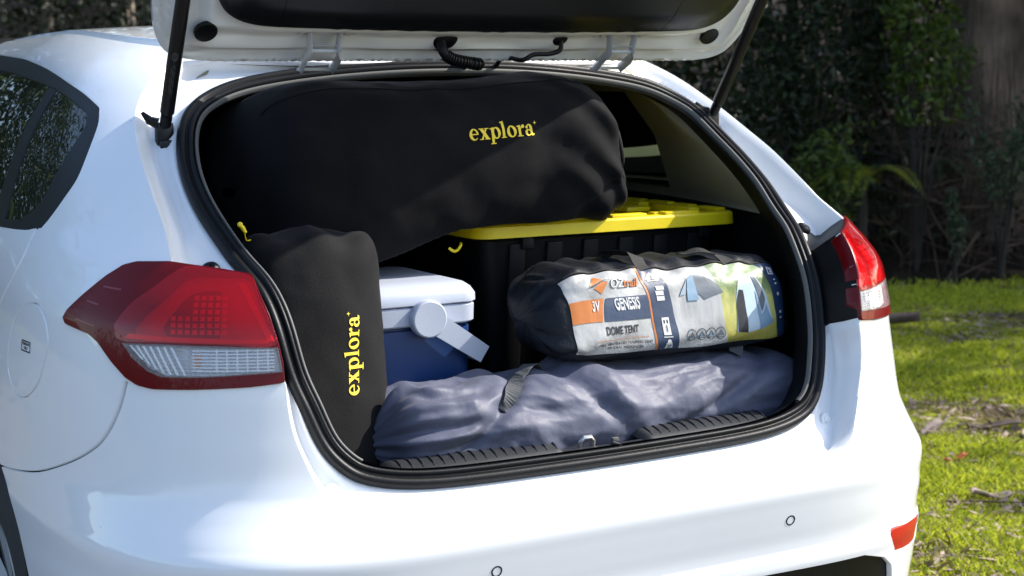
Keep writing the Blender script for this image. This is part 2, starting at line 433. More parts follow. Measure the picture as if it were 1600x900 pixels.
_f = [3.9,4.1,4.22,4.24,4.25,4.25,4.25,4.25,4.25,4.25,4.24,4.23,4.22,4.21,4.19,4.17,4.08,3.85,3.45,3.15,3.02,2.86,2.70,2.54,2.40,2.28,2.20]
fa, fb, fn, fz, ff = pchip(_v, _a), pchip(_v, _b), pchip(_v, _n), pchip(_v, _z), pchip(_v, _f)
def body0(u, v):
    u = np.asarray(u, float); v = np.asarray(v, float)
    a, b, n = fa(v), fb(v), fn(v); D = YD-b; w = np.abs(u)
    th = np.minimum(w, 1)*np.pi/2; x = np.sin(th); c = np.maximum(np.cos(th), 0)
    r = (x**n+c**n)**(-1/n)
    X = a*x*r; Y = b+D*(1-c*r)+np.clip(w-1, 0, YF-YD)
    t2 = np.clip(w-1-(YF-YD), 0, 1)*np.pi/2; x2 = np.maximum(np.cos(t2), 0); c2 = np.sin(t2)
    r2 = (x2**3.2+c2**3.2)**(-1/3.2)
    X = np.where(t2 > 0, a*x2*r2, X); Y = np.where(t2 > 0, YF+(ff(v)-YF)*c2*r2, Y)
    k = np.clip((v-1.0)/.45, 0, 1)**2
    Z = fz(v)-k*.075*np.clip((1.35-Y)/.85, 0, 1.6)**1.5
    return np.stack([X*np.sign(u), Y, Z], -1)
def bnorm(u, v):
    e = 4e-4
    u = np.asarray(u, float); v = np.asarray(v, float)
    ua = np.where(np.abs(u) < 2*e, 2*e, u)
    n = np.cross(body0(ua+e, v)-body0(ua-e, v), body0(ua, v+e)-body0(ua, v-e))
    return n/np.maximum(np.linalg.norm(n, axis=-1, keepdims=True), 1e-12)
def body(u, v, off=0.0):
    return body0(u, v)-bnorm(u, v)*(np.asarray(off, float)[..., None] if np.ndim(off) else off)
def bsurf(off=0.0):
    return lambda u, v: (body(u, v, off), bnorm(u, v))
def u_at(y, v, side):
    us = np.linspace(0, 1.65, 800)
    return side*np.interp(y, body0(us, np.full(800, v))[:, 1], us)
SC = (1.5, 1.0)
mir = lambda p: [(-u, v) for u, v in p]

L0A = [(-.5114,1.4235),(-.5289,1.4074),(-.5417,1.3789),(-.5468,1.3416),(-.544,1.3014),(-.532,1.2527),(-.5163,1.1998),(-.5021,1.149),(-.4895,1.101),(-.4769,1.047)]
LAMP = [(-.5804,.9533),(-.5762,.9651),(-.5586,.9924),(-.5395,1.0205),(-.5233,1.0386),(-.5099,1.0446),(-.4775,1.047),(-.4572,1.0432),(-.4307,1.0383),(-.403,1.0307),(-.3959,1.0029),(-.3874,.9726),(-.3812,.9384),(-.3769,.9037),(-.3758,.8729),(-.4047,.8681),(-.4522,.8645),(-.485,.8627),(-.4988,.8665),(-.5096,.8764),(-.5229,.8974),(-.5373,.924),(-.5483,.9356),(-.5647,.9409),(-.5774,.9449)]
LRED = [(-.4624,1.0393),(-.4898,1.0063),(-.5056,.986),(-.5165,.9625),(-.5197,.9506),(-.5137,.9312),(-.4737,.932),(-.4305,.9308),(-.383,.9271),(-.388,.9662),(-.3964,.9984),(-.4041,1.027),(-.4305,1.0346)]
LCLR = [(-.5117,.9267),(-.5024,.9067),(-.4882,.8883),(-.4764,.881),(-.452,.8817),(-.3771,.8884),(-.3804,.924),(-.4305,.9279),(-.4737,.9292)]
L0B = [(-.3758,.8729),(-.3744,.8641),(-.3736,.8313),(-.3693,.7883),(-.3593,.7406),(-.3477,.6988),(-.3335,.6696),(-.3184,.6531),(-.293,.6432),(-.2357,.6364),(-.12,.634),(0,.634)]
WIN = [(-1.72,1.392),(-1.4641,1.4068),(-1.06,1.3868),(-.8216,1.3693),(-.6843,1.3436),(-.6195,1.3174),(-.6057,1.3018),(-.598,1.2651),(-.6059,1.1858),(-.6235,1.1374),(-.6473,1.0895),(-.6632,1.0797),(-.7492,1.0689),(-1.2,1.055),(-1.72,1.045)]
GLS = [(-1.68,1.362),(-1.2326,1.3650),(-.865,1.3470),(-.725,1.3325),(-.6400,1.3040),(-.6251,1.2850),(-.6251,1.2599),(-.6497,1.181),(-.6676,1.1263),(-.6964,1.096),(-.7569,1.0839),(-1.2,1.075),(-1.68,1.068)]
_cw = lambda p, k: [tuple(p[0])] + [tuple(q) for q in catmull(p[1:-1], k)] + [tuple(p[-1])]
WIN = _cw(WIN, 5); GLS = _cw(GLS, 5)
FLAP = [(-.6421,.9626),(-.6214,.9626),(-.6078,.9424),(-.6024,.9129),(-.6068,.8805),(-.6201,.834),(-.6453,.8009),(-.6713,.8016),(-.6865,.837),(-.6829,.8882),(-.6681,.9364)]
SEAM = [(-.5102,.8705),(-.5182,.8248),(-.5317,.7821),(-.5497,.7517),(-.5825,.7189),(-.6354,.6826),(-.7181,.6532),(-.80,.640)]
DOOR = [(-.6580,1.0827),(-.6632,1.0700),(-.6758,1.0151),(-.7119,.941),(-.765,.85),(-.81,.76),(-.83,.66)]

car = tag(empty('car', (0, 0, 0)), 'white hatchback car with its tailgate open and boot packed with camping gear', 'car')

# wheel arch outline in (u, v)
WY, WZ, WR = .775, .315, .375
def arch_poly(side, r=WR):
    out = []
    for t in np.linspace(math.radians(-25), math.radians(205), 60):
        z = WZ+r*math.sin(t)
        out.append((u_at(WY+r*math.cos(t), max(z, .17), side), z))
    return out
def arch_front(side):
    out = []
    for t in np.linspace(math.radians(-25), math.radians(205), 40):
        out.append((side*(1.65+ (3.42+WR*math.cos(t)-YF)/2.35*.62+.0), WZ+WR*math.sin(t)))
    return out

def lampspline(p): return catmull(p, 5, True)
LAMPS = resample(LAMP, 150, True)
lampL, lampR = LAMPS, LAMPS*[-1, 1]
aperture_left = [(0, 1.44), (-.3, 1.44), (-.46, 1.438)] + [tuple(q) for q in catmull(L0A, 5)] + [(-.4572,1.0432),(-.4307,1.0383),(-.403,1.0307),(-.3959,1.0029),(-.3874,.9726),(-.3812,.9384),(-.3769,.9037)] + [tuple(q) for q in catmull(L0B, 5)]
aperture = aperture_left + [(-u, v) for u, v in aperture_left[::-1]]

seamL = slit(SEAM, .0042)
flapL = resample(catmull(FLAP, 6, True), 90, True)
flap_c = flapL.mean(0)
flap_in = flap_c+(flapL-flap_c)*np.array([.925, .956])
doorL = slit(DOOR, .0045)
# region of the bumper: under the seam, lamps and boot opening
bl = [tuple(q) for q in catmull(SEAM, 6)][::-1]
lamp_bottom = [(-.5102,.8705),(-.4988,.8665),(-.485,.8627),(-.4522,.8645),(-.4047,.8681)]
bump_left = [(-.86,.10)] + [(-.86,.632)] + bl + lamp_bottom + [tuple(q) for q in catmull(L0B, 5)]
bump_poly = bump_left + [(-u, v) for u, v in bump_left[::-1]]
SKIRT = .011
FRONT = 2.648
shell_outer = [(-FRONT, .20), (FRONT, .20), (FRONT, 1.452), (-FRONT, 1.452)]
shell_holes = [aperture, lampL, lampR, bump_poly, arch_poly(-1), arch_poly(1), arch_front(-1), arch_front(1), WIN, mir(WIN), seamL, seamL*[-1, 1], flapL, doorL, doorL*[-1, 1]]
patch('body_shell', [shell_outer], shell_holes, bsurf(0), .0080, M['paint'], car, SC, SKIRT)
INSL = [(-.400,.365),(-.392,.405),(-.375,.428),(-.34,.446),(-.2,.4515),(0,.4525)]
ins_poly = INSL + [(-u, v) for u, v in INSL[::-1]] + [(.39, .33), (-.39, .33)]
REF = [(.3812,.4787),(.415,.4785),(.450,.476),(.470,.470),(.472,.425),(.4023,.4285),(.392,.440)]
ref_poly = catmull(REF, 4, True)
def ring(u, v, ru, rv, k=24): return [(u+ru*math.cos(t), v+rv*math.sin(t)) for t in np.linspace(0, 2*math.pi, k, endpoint=False)]
SENS = [(-.1843, .5516), (.2251, .5457)]
sens_holes = []
bumper = patch('bumper', [bump_poly], [arch_poly(-1), arch_poly(1), seamL, seamL*[-1, 1], ins_poly, ref_poly, ref_poly*[-1, 1], [(-1, 0), (1, 0), (1, .205), (-1, .205)]] +
               [ring(u, v, .0064, .0094) for u, v in SENS], bsurf(0), .0085, M['paint'], car, SC, SKIRT)
patch('bumper_insert', [ins_poly], [], bsurf(.012), .02, M['black'], car, SC)
for s in (1, -1):
    o = patch('reflector', [ref_poly*[s, 1]], [], bsurf(.002), .008, M['red_refl'], car, SC, .01)
for u, v in SENS:
    so = patch('parking_sensor', [ring(u, v, .0050, .0075)], [], bsurf(-.0002), .004, M['paint'], car, SC, .006)
    patch('sensor_ring', [ring(u, v, .0066, .0097, 40)], [ring(u, v, .0047, .0071, 40)], bsurf(-.0005), .0015, M['black'], so, SC)
# black sheet added behind gaps, gives the seams their shaded look
patch('dark_gap_backing', [shell_outer], [aperture, lampL, lampR, arch_poly(-1), arch_poly(1), arch_front(-1), arch_front(1), WIN, mir(WIN)], bsurf(.0125), .05, M['dark'], car, SC)
fl = patch('fuel_flap', [flap_in], [], bsurf(-.0005), .010, M['paint'], car, SC, .008)

# roof panel inside the ditch
def roof_poly():
    us = np.concatenate([np.linspace(-FRONT, FRONT, 260)])
    P = body0(us, np.full(len(us), 1.462)); return P[:, :2]
rp = roof_poly()
def roof_surf(x, y):
    x = np.asarray(x, float); y = np.asarray(y, float)
    def z(x_, y_):
        k = .075*np.clip((1.35-y_)/.85, 0, 1.6)**1.5
        return 1.448-k+.020*(1-(x_/.56)**2)-.03*np.clip((y_-1.6)/.6, 0, 1)**2*.6
    e = 1e-3; Z = z(x, y)
    n = np.stack([-(z(x+e, y)-z(x-e, y))/(2*e), -(z(x, y+e)-z(x, y-e))/(2*e), np.ones_like(x)], -1)
    return np.stack([x, y, Z], -1), n/np.linalg.norm(n, axis=-1, keepdims=True)
patch('roof_panel', [rp], [], roof_surf, .03, M['paint'], car, (1, 1), .03)

# side windows
for s in (-1, 1):
    W = np.array(WIN)*[-s, 1]; G = np.array(GLS)*[-s, 1]
    g = patch('window', [G], [], bsurf(.006), .03, M['glass'], car, SC)
    patch('window_frame', [W*[1, 1]], [G], bsurf(.0015), .02, M['gloss'], g, SC, .014)
    for ux, w in ((.768, .034), (1.30, .10)):
        bar = np.array([(ux-w/2, 1.06), (ux+w/2, 1.06), (ux+w/2, 1.372), (ux-w/2, 1.372)])*[s, 1]
        patch('window_divider', [bar], [], bsurf(.0045), .02, M['gloss'], g, SC, .01)
wpoly = [(1.95, 1.07), (FRONT, 1.07), (FRONT, 1.40), (2.02, 1.40)]
for s in (-1, 1):
    patch('windscreen', [np.array(wpoly)*[s, 1]], [], bsurf(-.003), .05, M['gloss'], car, SC, .003)

# tail lamps
RIBS = lambda off, fu, amp: (lambda u, v: (body(u, v, off+amp*np.abs(((u*fu) % 1)-.5)*2), bnorm(u, v)))
for s in (-1, 1):
    k = np.array([-s, 1.0])
    lamp = patch('tail_lamp', [LAMPS*k], [catmull(np.array(LRED), 4, True)*k, np.array(LCLR)*k], bsurf(-.005), .007, M['lens_dark'], car, SC, .03)
    lamp['label'] = 'wraparound red and clear tail lamp on the near corner' if s < 0 else 'wraparound red and clear tail lamp on the far corner'
    patch('red_lens', [catmull(np.array(LRED), 4, True)*k], [], bsurf(-.006), .008, M['lens_red'], lamp, SC, .004)
    patch('clear_lens', [np.array(LCLR)*k], [], bsurf(-.006), .008, M['lens_clear'], lamp, SC, .004)
    patch('lamp_bucket', [LAMPS*k], [], bsurf(.055), .02, M['lens_dark'], lamp, SC)
    c = np.array(LRED).mean(0)
    # reflector behind the red lens: smooth bowl, ribbed block and a bright light-guide edge
    bowl = (catmull(np.array(LRED), 4, True)-c)*.97+c
    patch('lamp_reflector', [bowl*k], [], lambda u, v: (body(u, v, .006+.030*np.clip((np.abs(u)-.41)/.10, 0, 1)), bnorm(u, v)), .008, M['refl_soft'] if 'refl_soft' in M else M['chrome'], lamp, SC)
    blk = np.array([(-.478, .945), (-.425, .942), (-.416, 1.005), (-.452, 1.012), (-.470, .985)])*k
    patch('ribbed_reflector', [catmull(blk, 3, True)], [], bsurf(.012), .008, M['lens_dark'], lamp, SC, .008)
    guide = np.array([(-.3885, .9350), (-.3835, .9350), (-.3935, .9700), (-.4035, 1.004), (-.4085, 1.018), (-.4140, 1.018), (-.4075, 1.0), (-.397, .968)])*k
    patch('light_guide', [guide], [], bsurf(-.001), .006, M['fin'], lamp, SC, .01)
    guide2 = np.array([(-.512, .936), (-.388, .932), (-.389, .937), (-.508, .942)])*k
    patch('light_guide', [guide2], [], bsurf(-.001), .006, M['fin'], lamp, SC, .01)
    cc = np.array(LCLR).mean(0)
    patch('clear_reflector', [((np.array(LCLR)-cc)*.98+cc)*k], [], RIBS(.006, 60, .008), .0022, M['ribs_clear'], lamp, SC)
    bulb = MB(); p0 = body(np.array(-.448*-s if s > 0 else -.448), np.array(.906), .014)
    bulb.box(p0, (.0085, .006, .011), .003)
    bulb.build('amber_bulb', M['amber'], lamp)
    fins = [np.array([(u0, .9255), (u0+.0022, .9255), (u0+.0022+.012, v1), (u0+.012, v1)]) for u0, v1 in zip(np.arange(-.508, -.466, .0062), (.905, .898, .892, .887, .8845, .884, .884))]
    fins += [np.array([(-.452, v0), (-.3835, v0), (-.3830, v0+.0019), (-.452, v0+.0019)]) for v0 in (.8905, .8955, .9005, .9055, .9105, .9155, .9205)]
    fins += [np.array([(u0, .8895), (u0+.0012, .8895), (u0+.0012, .9235), (u0, .9235)]) for u0 in np.arange(-.432, -.386, .0085)]
    patch('lens_fins', [f_*k for f_ in fins], [], bsurf(.001), .006, M['fin'], lamp, SC)
    cells = []
    for i_ in range(8):
        for j_ in range(6):
            u0, v0 = -.470+i_*.0062, .9455+j_*.0098
            if i_ < 3 and j_ > 2: continue
            cells.append(np.array([(u0, v0), (u0+.0040, v0), (u0+.0040, v0+.0066), (u0, v0+.0066)]))
    patch('lens_cells', [c_*k for c_ in cells], [], bsurf(-.001), .008, M['fin'], lamp, SC)
    for (ua, va, ub, vb) in ((-.5385, 1.006, -.5195, 1.0035), (-.5530, .9835, -.5395, .9800), (-.5640, .9560, -.5410, .9490)):
        line = np.array([(ua, va), (ub, vb), (ub, vb-.0022), (ua, va-.0022)])*k
        patch('lens_rib', [line], [], bsurf(-.0054), .006, M['lens_rib'], lamp, SC, .001)

# ------------------------------------------------------------------ boot opening: gutter, rubber seal, inner trim
SEAL = [(0,.572,1.362),(-.115,.574,1.361),(-.21,.580,1.355),(-.31,.591,1.347),(-.426,.587,1.331),(-.491,.577,1.311),(-.531,.567,1.29),(-.564,.534,1.264),(-.578,.509,1.237),(-.594,.461,1.195),(-.603,.397,1.148),(-.601,.327,1.101),(-.591,.269,1.063),(-.582,.215,1.026),(-.567,.178,1.005),(-.556,.131,.953),(-.551,.108,.904),(-.544,.093,.855),(-.532,.076,.822),(-.521,.064,.786),(-.507,.052,.75),(-.484,.038,.72),(-.449,.026,.694),(-.410,.014,.682),(-.36,.008,.677),(-.25,.006,.673),(0,.004,.671)]
SEAL = np.array(SEAL)
def seg_pts(p, i0, i1, n): return resample(catmull(p, 8)[i0*8:i1*8+1], n)
ap3 = lambda pts: body0(np.array([q[0] for q in pts]), np.array([q[1] for q in pts]))
segs_L0 = [ap3(catmull([(0,1.44),(-.2,1.44),(-.38,1.44),(-.47,1.436),(-.5114,1.4235)], 10)), ap3(catmull(L0A, 8)),
           ap3([(-.4769,1.047),(-.4572,1.0432),(-.4307,1.0383),(-.403,1.0307)]), ap3(catmull([(-.403,1.0307),(-.3959,1.0029),(-.3874,.9726),(-.3812,.9384),(-.3769,.9037),(-.3758,.8729)], 6)),
           ap3(catmull(L0B[:8], 6)), ap3(catmull(L0B[7:], 8))]
segs_S = [(0, 4), (4, 12), (12, 14), (14, 18), (18, 22), (22, 26)]
cnt = [24, 60, 14, 30, 44, 30]
A = np.vstack([resample(a, c)[:-1] for a, c in zip(segs_L0, cnt)]+[segs_L0[-1][-1:]])
B = np.vstack([seg_pts(SEAL, i, j, c)[:-1] for (i, j), c in zip(segs_S, cnt)]+[SEAL[-1:]])
seg_id = np.concatenate([np.full(c-1, i) for i, c in enumerate(cnt)]+[[5]])
mx = np.array([-1, 1, 1])
A = np.vstack([A, (A*mx)[-2:0:-1]]); B = np.vstack([B, (B*mx)[-2:0:-1]]); seg_id = np.concatenate([seg_id, seg_id[-2:0:-1]])
def smooth_closed(p, it):
    for _ in range(it): p = .25*np.roll(p, 1, 0)+.5*p+.25*np.roll(p, -1, 0)
    return p
B = smooth_closed(B, 26)
def normals_at(P):
    out = []
    for p in P:                                 # body normal near p, from x and z
        v = min(max(p[2]+(.05 if p[2] > 1.28 else 0)*min(1, (p[2]-1.28)/.08), .6), 1.44)
        us = np.linspace(0, .75, 400); X = body0(us, np.full(400, v))[:, 0]
        out.append(bnorm(np.array(np.interp(abs(p[0]), X, us)), np.array(v))*np.array([1 if p[0] >= 0 else -1, 1, 1]))
    return np.array(out)
NB = smooth_closed(normals_at(B), 6); NB /= np.linalg.norm(NB, axis=1, keepdims=True)
NA = smooth_closed(normals_at(A), 3); NA /= np.linalg.norm(NA, axis=1, keepdims=True)
TB = np.roll(B, -1, 0)-np.roll(B, 1, 0); TB /= np.linalg.norm(TB, axis=1, keepdims=True)
IB = np.cross(TB, NB); cen = np.array([0, .25, 1.02])
IB *= np.sign(np.einsum('ij,ij->i', IB, cen-B))[:, None]; IB /= np.linalg.norm(IB, axis=1, keepdims=True)
IB = smooth_closed(IB, 6); IB /= np.linalg.norm(IB, axis=1, keepdims=True)
IA = B-A; IA -= NA*np.einsum('ij,ij->i', IA, NA)[:, None]; IA = smooth_closed(IA, 3)
la = np.maximum(np.linalg.norm(IA, axis=1, keepdims=True), 1e-6); IAn = IA/la
d = np.maximum(np.einsum('ij,ij->i', A-B, NA), .004)[:, None]
w = np.minimum(la*.25, .014)
foot = A-NA*d+IAn*w*1.3
rows = [A, A-NA*np.minimum(.004, d*.3)+IAn*w*.25, A-NA*d*.45+IAn*w*.7, A-NA*d*.85+IAn*w*.95, foot+NA*d*.02+IAn*w*.2]
for t in (.3, .5, .7, .85): rows.append(foot*(1-t)+(B)*t + NB*.0015*np.sin(t*9))
rows.append(B-NB*.004)
rows = np.array(rows); nr, nc = rows.shape[:2]
Fq = grid_faces(nr, nc, True); rowi = np.repeat(np.arange(nr-1), nc); coli = np.tile(np.arange(nc), nr-1)
isl = np.isin(seg_id[coli], [2, 3]) & np.isin(seg_id[(coli+1) % nc], [2, 3])
black_face = isl & (rowi <= 4)
def submesh(name, Vv, Ff, mat, parent, **k):
    used = np.unique(Ff); mp = -np.ones(len(Vv), int); mp[used] = np.arange(len(used))
    return mesh_obj(name, Vv[used], mp[Ff], mat, parent, **k)
def fix_normals(o, toward=None):
    bm = bmesh.new(); bm.from_mesh(o.data); bmesh.ops.recalc_face_normals(bm, faces=bm.faces[:]); bm.to_mesh(o.data); bm.free(); return o
flat = rows.reshape(-1, 3)
gut = fix_normals(submesh('boot_gutter', flat, Fq[~black_face], M['gutter'], car))
for s, nm in ((-1, 'lamp_housing'), (1, 'lamp_housing')):
    sel = black_face & (np.sign(flat[Fq[:, 0]][:, 0]) == s)
    fix_normals(submesh(nm, flat, Fq[sel], M['black'], car))
# seal profile (inward, outward)
prof = np.array([(-.002,-.008),(-.002,.004),(.001,.010),(.006,.0145),(.012,.0155),(.0175,.013),(.0205,.008),(.0225,.0045),(.025,.006),(.0285,.0098),(.0325,.0105),(.036,.008),(.0375,.002),(.0375,-.014)])
prof = prof*np.array([.78, .82])
R = np.array([B+IB*a+NB*b for a, b in prof])
fix_normals(mesh_obj('boot_seal', R.reshape(-1, 3), grid_faces(len(prof), nc, True), M['rubber'], car))
prof2 = np.array([(.0375,-.014),(.038,-.001),(.0405,.0025),(.0435,.002),(.0452,-.002),(.0456,-.006)])
prof2 = prof2*np.array([.80, 1]); up_part = B[:, 2] > .70
R2 = np.array([B+IB*a+NB*b for a, b in prof2])
f2 = grid_faces(len(prof2), nc, True); ci = np.tile(np.arange(nc), len(prof2)-1)
keep = up_part[ci] & up_part[(ci+1) % nc]
fix_normals(submesh('seal_lip', R2.reshape(-1, 3), f2[keep], M['lip'], car))

# interior tunnel lofted from the seal: plastic sides, headliner and pillar trim
I0 = B+IB*.0355-NB*.010
def tunnel_row(y, xs, zt, zb, blend):
    t = (I0[:, 2]-.68)/(1.32-.68)
    Z = zb+(zt-zb)*t
    X = np.sign(I0[:, 0])*np.minimum(np.abs(I0[:, 0])*xs, .70)
    return np.stack([X, np.maximum(I0[:, 1]+.02, y)*np.ones(nc), Z], 1)*blend+I0*(1-blend)
trows = [I0, I0+np.array([0, .03, 0])-IB*.012, I0+np.array([0, .06, 0])-IB*.025]
def fullrow(y, hw):
    out = I0.copy(); t = np.clip((I0[:, 2]-.672)/(1.318-.672), 0, 1)
    out[:, 1] = y; out[:, 2] = .60+t*(1.37-.60)
    out[:, 0] = np.clip(I0[:, 0]*1.25, -1, 1)
    lim = np.interp(out[:, 2], [.6, .9, 1.06, 1.2, 1.33, 1.37], [hw-.02, hw, hw, hw-.05, hw-.16, hw-.22])
    out[:, 0] = np.clip(out[:, 0], -lim, lim)
    wide = np.abs(I0[:, 0]) > .37
    out[wide, 0] = np.sign(I0[wide, 0])*lim[wide]
    return smooth_closed(out, 2)
trows += [.5*trows[-1]+.5*np.where(np.ones((nc, 1), bool), fullrow(.0, .62)*np.array([1, 0, 1])+np.stack([np.zeros(nc), I0[:, 1]+.14, np.zeros(nc)], 1), 0)]
for y, hw in ((.66, .66), (.80, .69), (.92, .71), (1.2, .75), (1.6, .77), (2.0, .77)): trows.append(fullrow(y, hw))
TR = np.array(trows); ft = grid_faces(len(TR), nc, True); fc = TR.reshape(-1, 3)[ft].mean(1)
win_hole = (fc[:, 1] > .84) & (fc[:, 2] > 1.075) & (fc[:, 2] < 1.30) & (np.abs(fc[:, 0]) > .4)
tri_ = np.repeat(np.arange(len(TR)-1), nc)
light = (tri_ >= 2) & (fc[:, 2] > 1.055+.10*np.clip((.35-fc[:, 1])/.3, 0, 1)) & ~win_hole
lower = ~light & ~win_hole
fix_normals(submesh('pillar_and_roof_lining', TR.reshape(-1, 3), ft[light], M['beige'], car))
fix_normals(submesh('boot_side_trim', TR.reshape(-1, 3), ft[lower], M['trimdark'], car))
mb = MB(); mb.box((0, .58, .612), (.60, .50, .012), .004); mb.build('boot_floor', M['carpet'], car)
mb = MB(); mb.box((0, 2.05, .95), (.8, .02, .5)); mb.build('cabin_dark_sheet', M['dark'], car)  # black sheet closing the tunnel, stands in for the cabin's darkness
for x in (-.33, .33):
    mb = MB(); mb.box((x, 1.06, .90), (.30, .07, .27), .05); st = mb.build('rear_seat', M['carpet'], car)
    mb = MB(); mb.box((x, 1.06, 1.225), (.13, .05, .07), .035); mb.tube([(x-.05, 1.06, 1.14), (x-.05, 1.06, 1.18)], .008); mb.tube([(x+.05, 1.06, 1.14), (x+.05, 1.06, 1.18)], .008)
    mb.build('headrest', M['carpet'], st)

# ribbed sill plates, striker latch, floor edge under the seal
def sill(x0, x1):
    n = 60; xs = np.linspace(x0, x1, n)
    prof = np.array([(.040,.688),(.046,.6945),(.052,.6985),(.060,.701),(.085,.704),(.105,.703),(.118,.698),(.125,.66)])
    V = []
    for i, x in enumerate(xs):
        e = min(1, min(i, n-1-i)/2.5)
        for y, z in prof: V.append((x, y, z-(1-e)*.010+.002*abs(x)/.4))
    return np.array(V), grid_faces(n, len(prof))
mb = MB()
n = 120; xs = np.linspace(-.43, .43, n)
prof_s = np.array([(.030,.655),(.034,.688),(.038,.6905),(.062,.692),(.066,.690),(.12,.650)])
V = np.array([(x, y+.02*max(0, abs(x)-.36)/.07, z+.010*(max(0, abs(x)-.33)/.1)**2+.002*abs(x)/.4) for x in xs for y, z in prof_s])
mesh = mesh_obj('sill_trim', V, grid_faces(n, len(prof_s)), M['grey'], car); fix_normals(mesh)
for x0, x1 in ((-.385, -.055), (.105, .395)):
    V, Fg = sill(x0, x1); o = fix_normals(mesh_obj('sill_plate', V, Fg, M['grey'], car))
    for x in np.arange(x0+.02, x1-.012, .0195):
        r = MB(); zz = .002*abs(x)/.4
        r.tube([(x, .053, .699+zz), (x+.004, .066, .7025+zz), (x+.007, .085, .7048+zz), (x+.008, .104, .7036+zz)], [.0010, .0019, .0020, .0010], 6)
        r.build('rib', M['grey'], o)
mb = MB(); mb.tube([(-.015, .075, .668), (-.015, .070, .700), (-.008, .069, .707), (.006, .069, .707), (.012, .070, .700), (.012, .075, .668)], .0042, 8)
mb.box((0, .08, .672), (.03, .016, .003)); mb.build('latch_striker', M['steel'], car)
mb = MB(); mb.box((.046, .050, .6935), (.0016, .016, .0028)); mb.box((.052, .062, .699), (.006, .004, .003), .001); mb.build('sill_joint', M['lip'], car)
# bolts and rubber buffers in the gutter
def gut_pt(i, t): return foot[i]*(1-t)+B[i]*t
def near_idx(x, z): return int(np.argmin((B[:, 0]-x)**2+(B[:, 2]-z)**2))
for s in (-1, 1):
    i = near_idx(s*.478, .716); p = gut_pt(i, .25)+NB[i]*.001; mb = MB()
    mb.lathe(p, NB[i], [(-.004, .0125), (.002, .0125), (.0035, .011), (.0038, .0065), (.0055, .006), (.006, .003)], 24); mb.build('bolt_plug', M['gutter'], car)
    i = near_idx(s*.588, 1.055); p = gut_pt(i, .42); mb = MB()
    mb.lathe(p-NB[i]*.003, NB[i], [(-.003, .0155), (.006, .0155), (.010, .0135), (.013, .009), (.012, .004), (.010, .003)], 24); mb.build('rubber_buffer', M['rubber'], car)
# gutter stiffening ridges left and right lower corner

chip = np.array([(-.2262, .6495), (-.2200, .6478), (-.2160, .6482), (-.2205, .6490)])
patch('paint_scratch', [chip], [], bsurf(-.0006), .004, M['printblack'], car, SC)

# ------------------------------------------------------------------ tailgate, raised
HY, HZ, HA = .50, 1.366, math.radians(48)
hd = np.array([0, -math.cos(HA), math.sin(HA)]); hn = np.array([0, -math.sin(HA), -math.cos(HA)])   # hn: towards the boot (inner side)
HOUT = [(0,.0),(.30,.0),(.50,.0),(.545,.002),(.575,.008),(.598,.020),(.614,.040),(.626,.070),(.634,.110),(.641,.17),(.648,.28),(.655,.42),(.650,.58),(.60,.78),(.53,.90),(.45,.935),(.2,.955),(0,.96)]
ho = catmull(HOUT, 6); hout = np.vstack([ho, (ho*[-1, 1])[-2:0:-1]])
def hplane(x, t, h):
    """h: distance towards the inner side"""
    x = np.asarray(x, float); t = np.asarray(t, float)
    bow = -.06*(x/.65)**2*np.clip(t/.5, 0, 1)
    return np.array([0, HY, HZ])+x[..., None]*np.array([1, 0, 0])+t[..., None]*hd+(np.asarray(h)+bow)[..., None]*hn
hbd = densify(hout, .01)
def hdist(x, t):
    p = np.stack([np.ravel(x), np.ravel(t)], 1); out = np.empty(len(p))
    for i in range(0, len(p), 2000):
        q = p[i:i+2000]; out[i:i+2000] = np.sqrt(((q[:, None]-hbd[None])**2).sum(2)).min(1)
    return out.reshape(np.shape(x))
sstep = lambda x, a, b: (lambda k: k*k*(3-2*k))(np.clip((np.asarray(x)-a)/(b-a), 0, 1))
def hrelief(x, t):
    dd = hdist(x, t)
    h = .004*sstep(dd, .0, .006)-.003*sstep(dd, .012, .017)+.0032*sstep(dd, .019, .024)
    h = h+.010*sstep(dd, .030, .040)*(1-.8*np.exp(-(((np.abs(x)-.30)/.075)**4)-((t-.055)/.028)**4))
    h = h+.020*sstep(dd, .066, .098)
    h = h-.008*np.exp(-(((x-.03)/.06)**4)-((t-.058)/.018)**4)
    h = h-.005*np.exp(-((np.abs(x)-.515)/.055)**4-((t-.10)/.04)**4)
    return h
def hsurf(x, t):
    e = .0025
    P = hplane(x, t, hrelief(x, t))
    du = hplane(x+e, t, hrelief(x+e, t))-hplane(x-e, t, hrelief(x-e, t)); dv = hplane(x, t+e, hrelief(x, t+e))-hplane(x, t-e, hrelief(x, t-e))
    n = np.cross(du, dv); n *= np.sign(n@hn)[..., None]
    return P, n/np.linalg.norm(n, axis=-1, keepdims=True)
def houter(x, t):
    e = .003
    g = lambda x_, t_: hplane(x_, t_, -.012-.038*np.sqrt(np.clip(1-(1-np.clip(hdist(x_, t_)/.09, 0, 1))**2, 0, 1)))
    P = g(x, t); n = np.cross(g(x+e, t)-g(x-e, t), g(x, t+e)-g(x, t-e)); n *= -np.sign(n@hn)[..., None]
    return P, n/np.linalg.norm(n, axis=-1, keepdims=True)
TRIM = [(0,.106),(.30,.107),(.42,.108),(.470,.112),(.505,.124),(.530,.146),(.543,.18),(.548,.26),(.545,.50),(.49,.80),(.40,.86),(0,.88)]
tr = catmull(TRIM, 6); trim_poly = np.vstack([tr, (tr*[-1, 1])[-2:0:-1]])
gate = patch('tailgate', [hout], [], houter, .02, M['paint'], car, (1, 1), .012)
gate['label'] = 'raised white tailgate seen from its inner side'
patch('inner_panel', [hout], [trim_poly*.98+np.array([0, .008])], hsurf, .0075, M['gutter'], gate, (1, 1), .012)
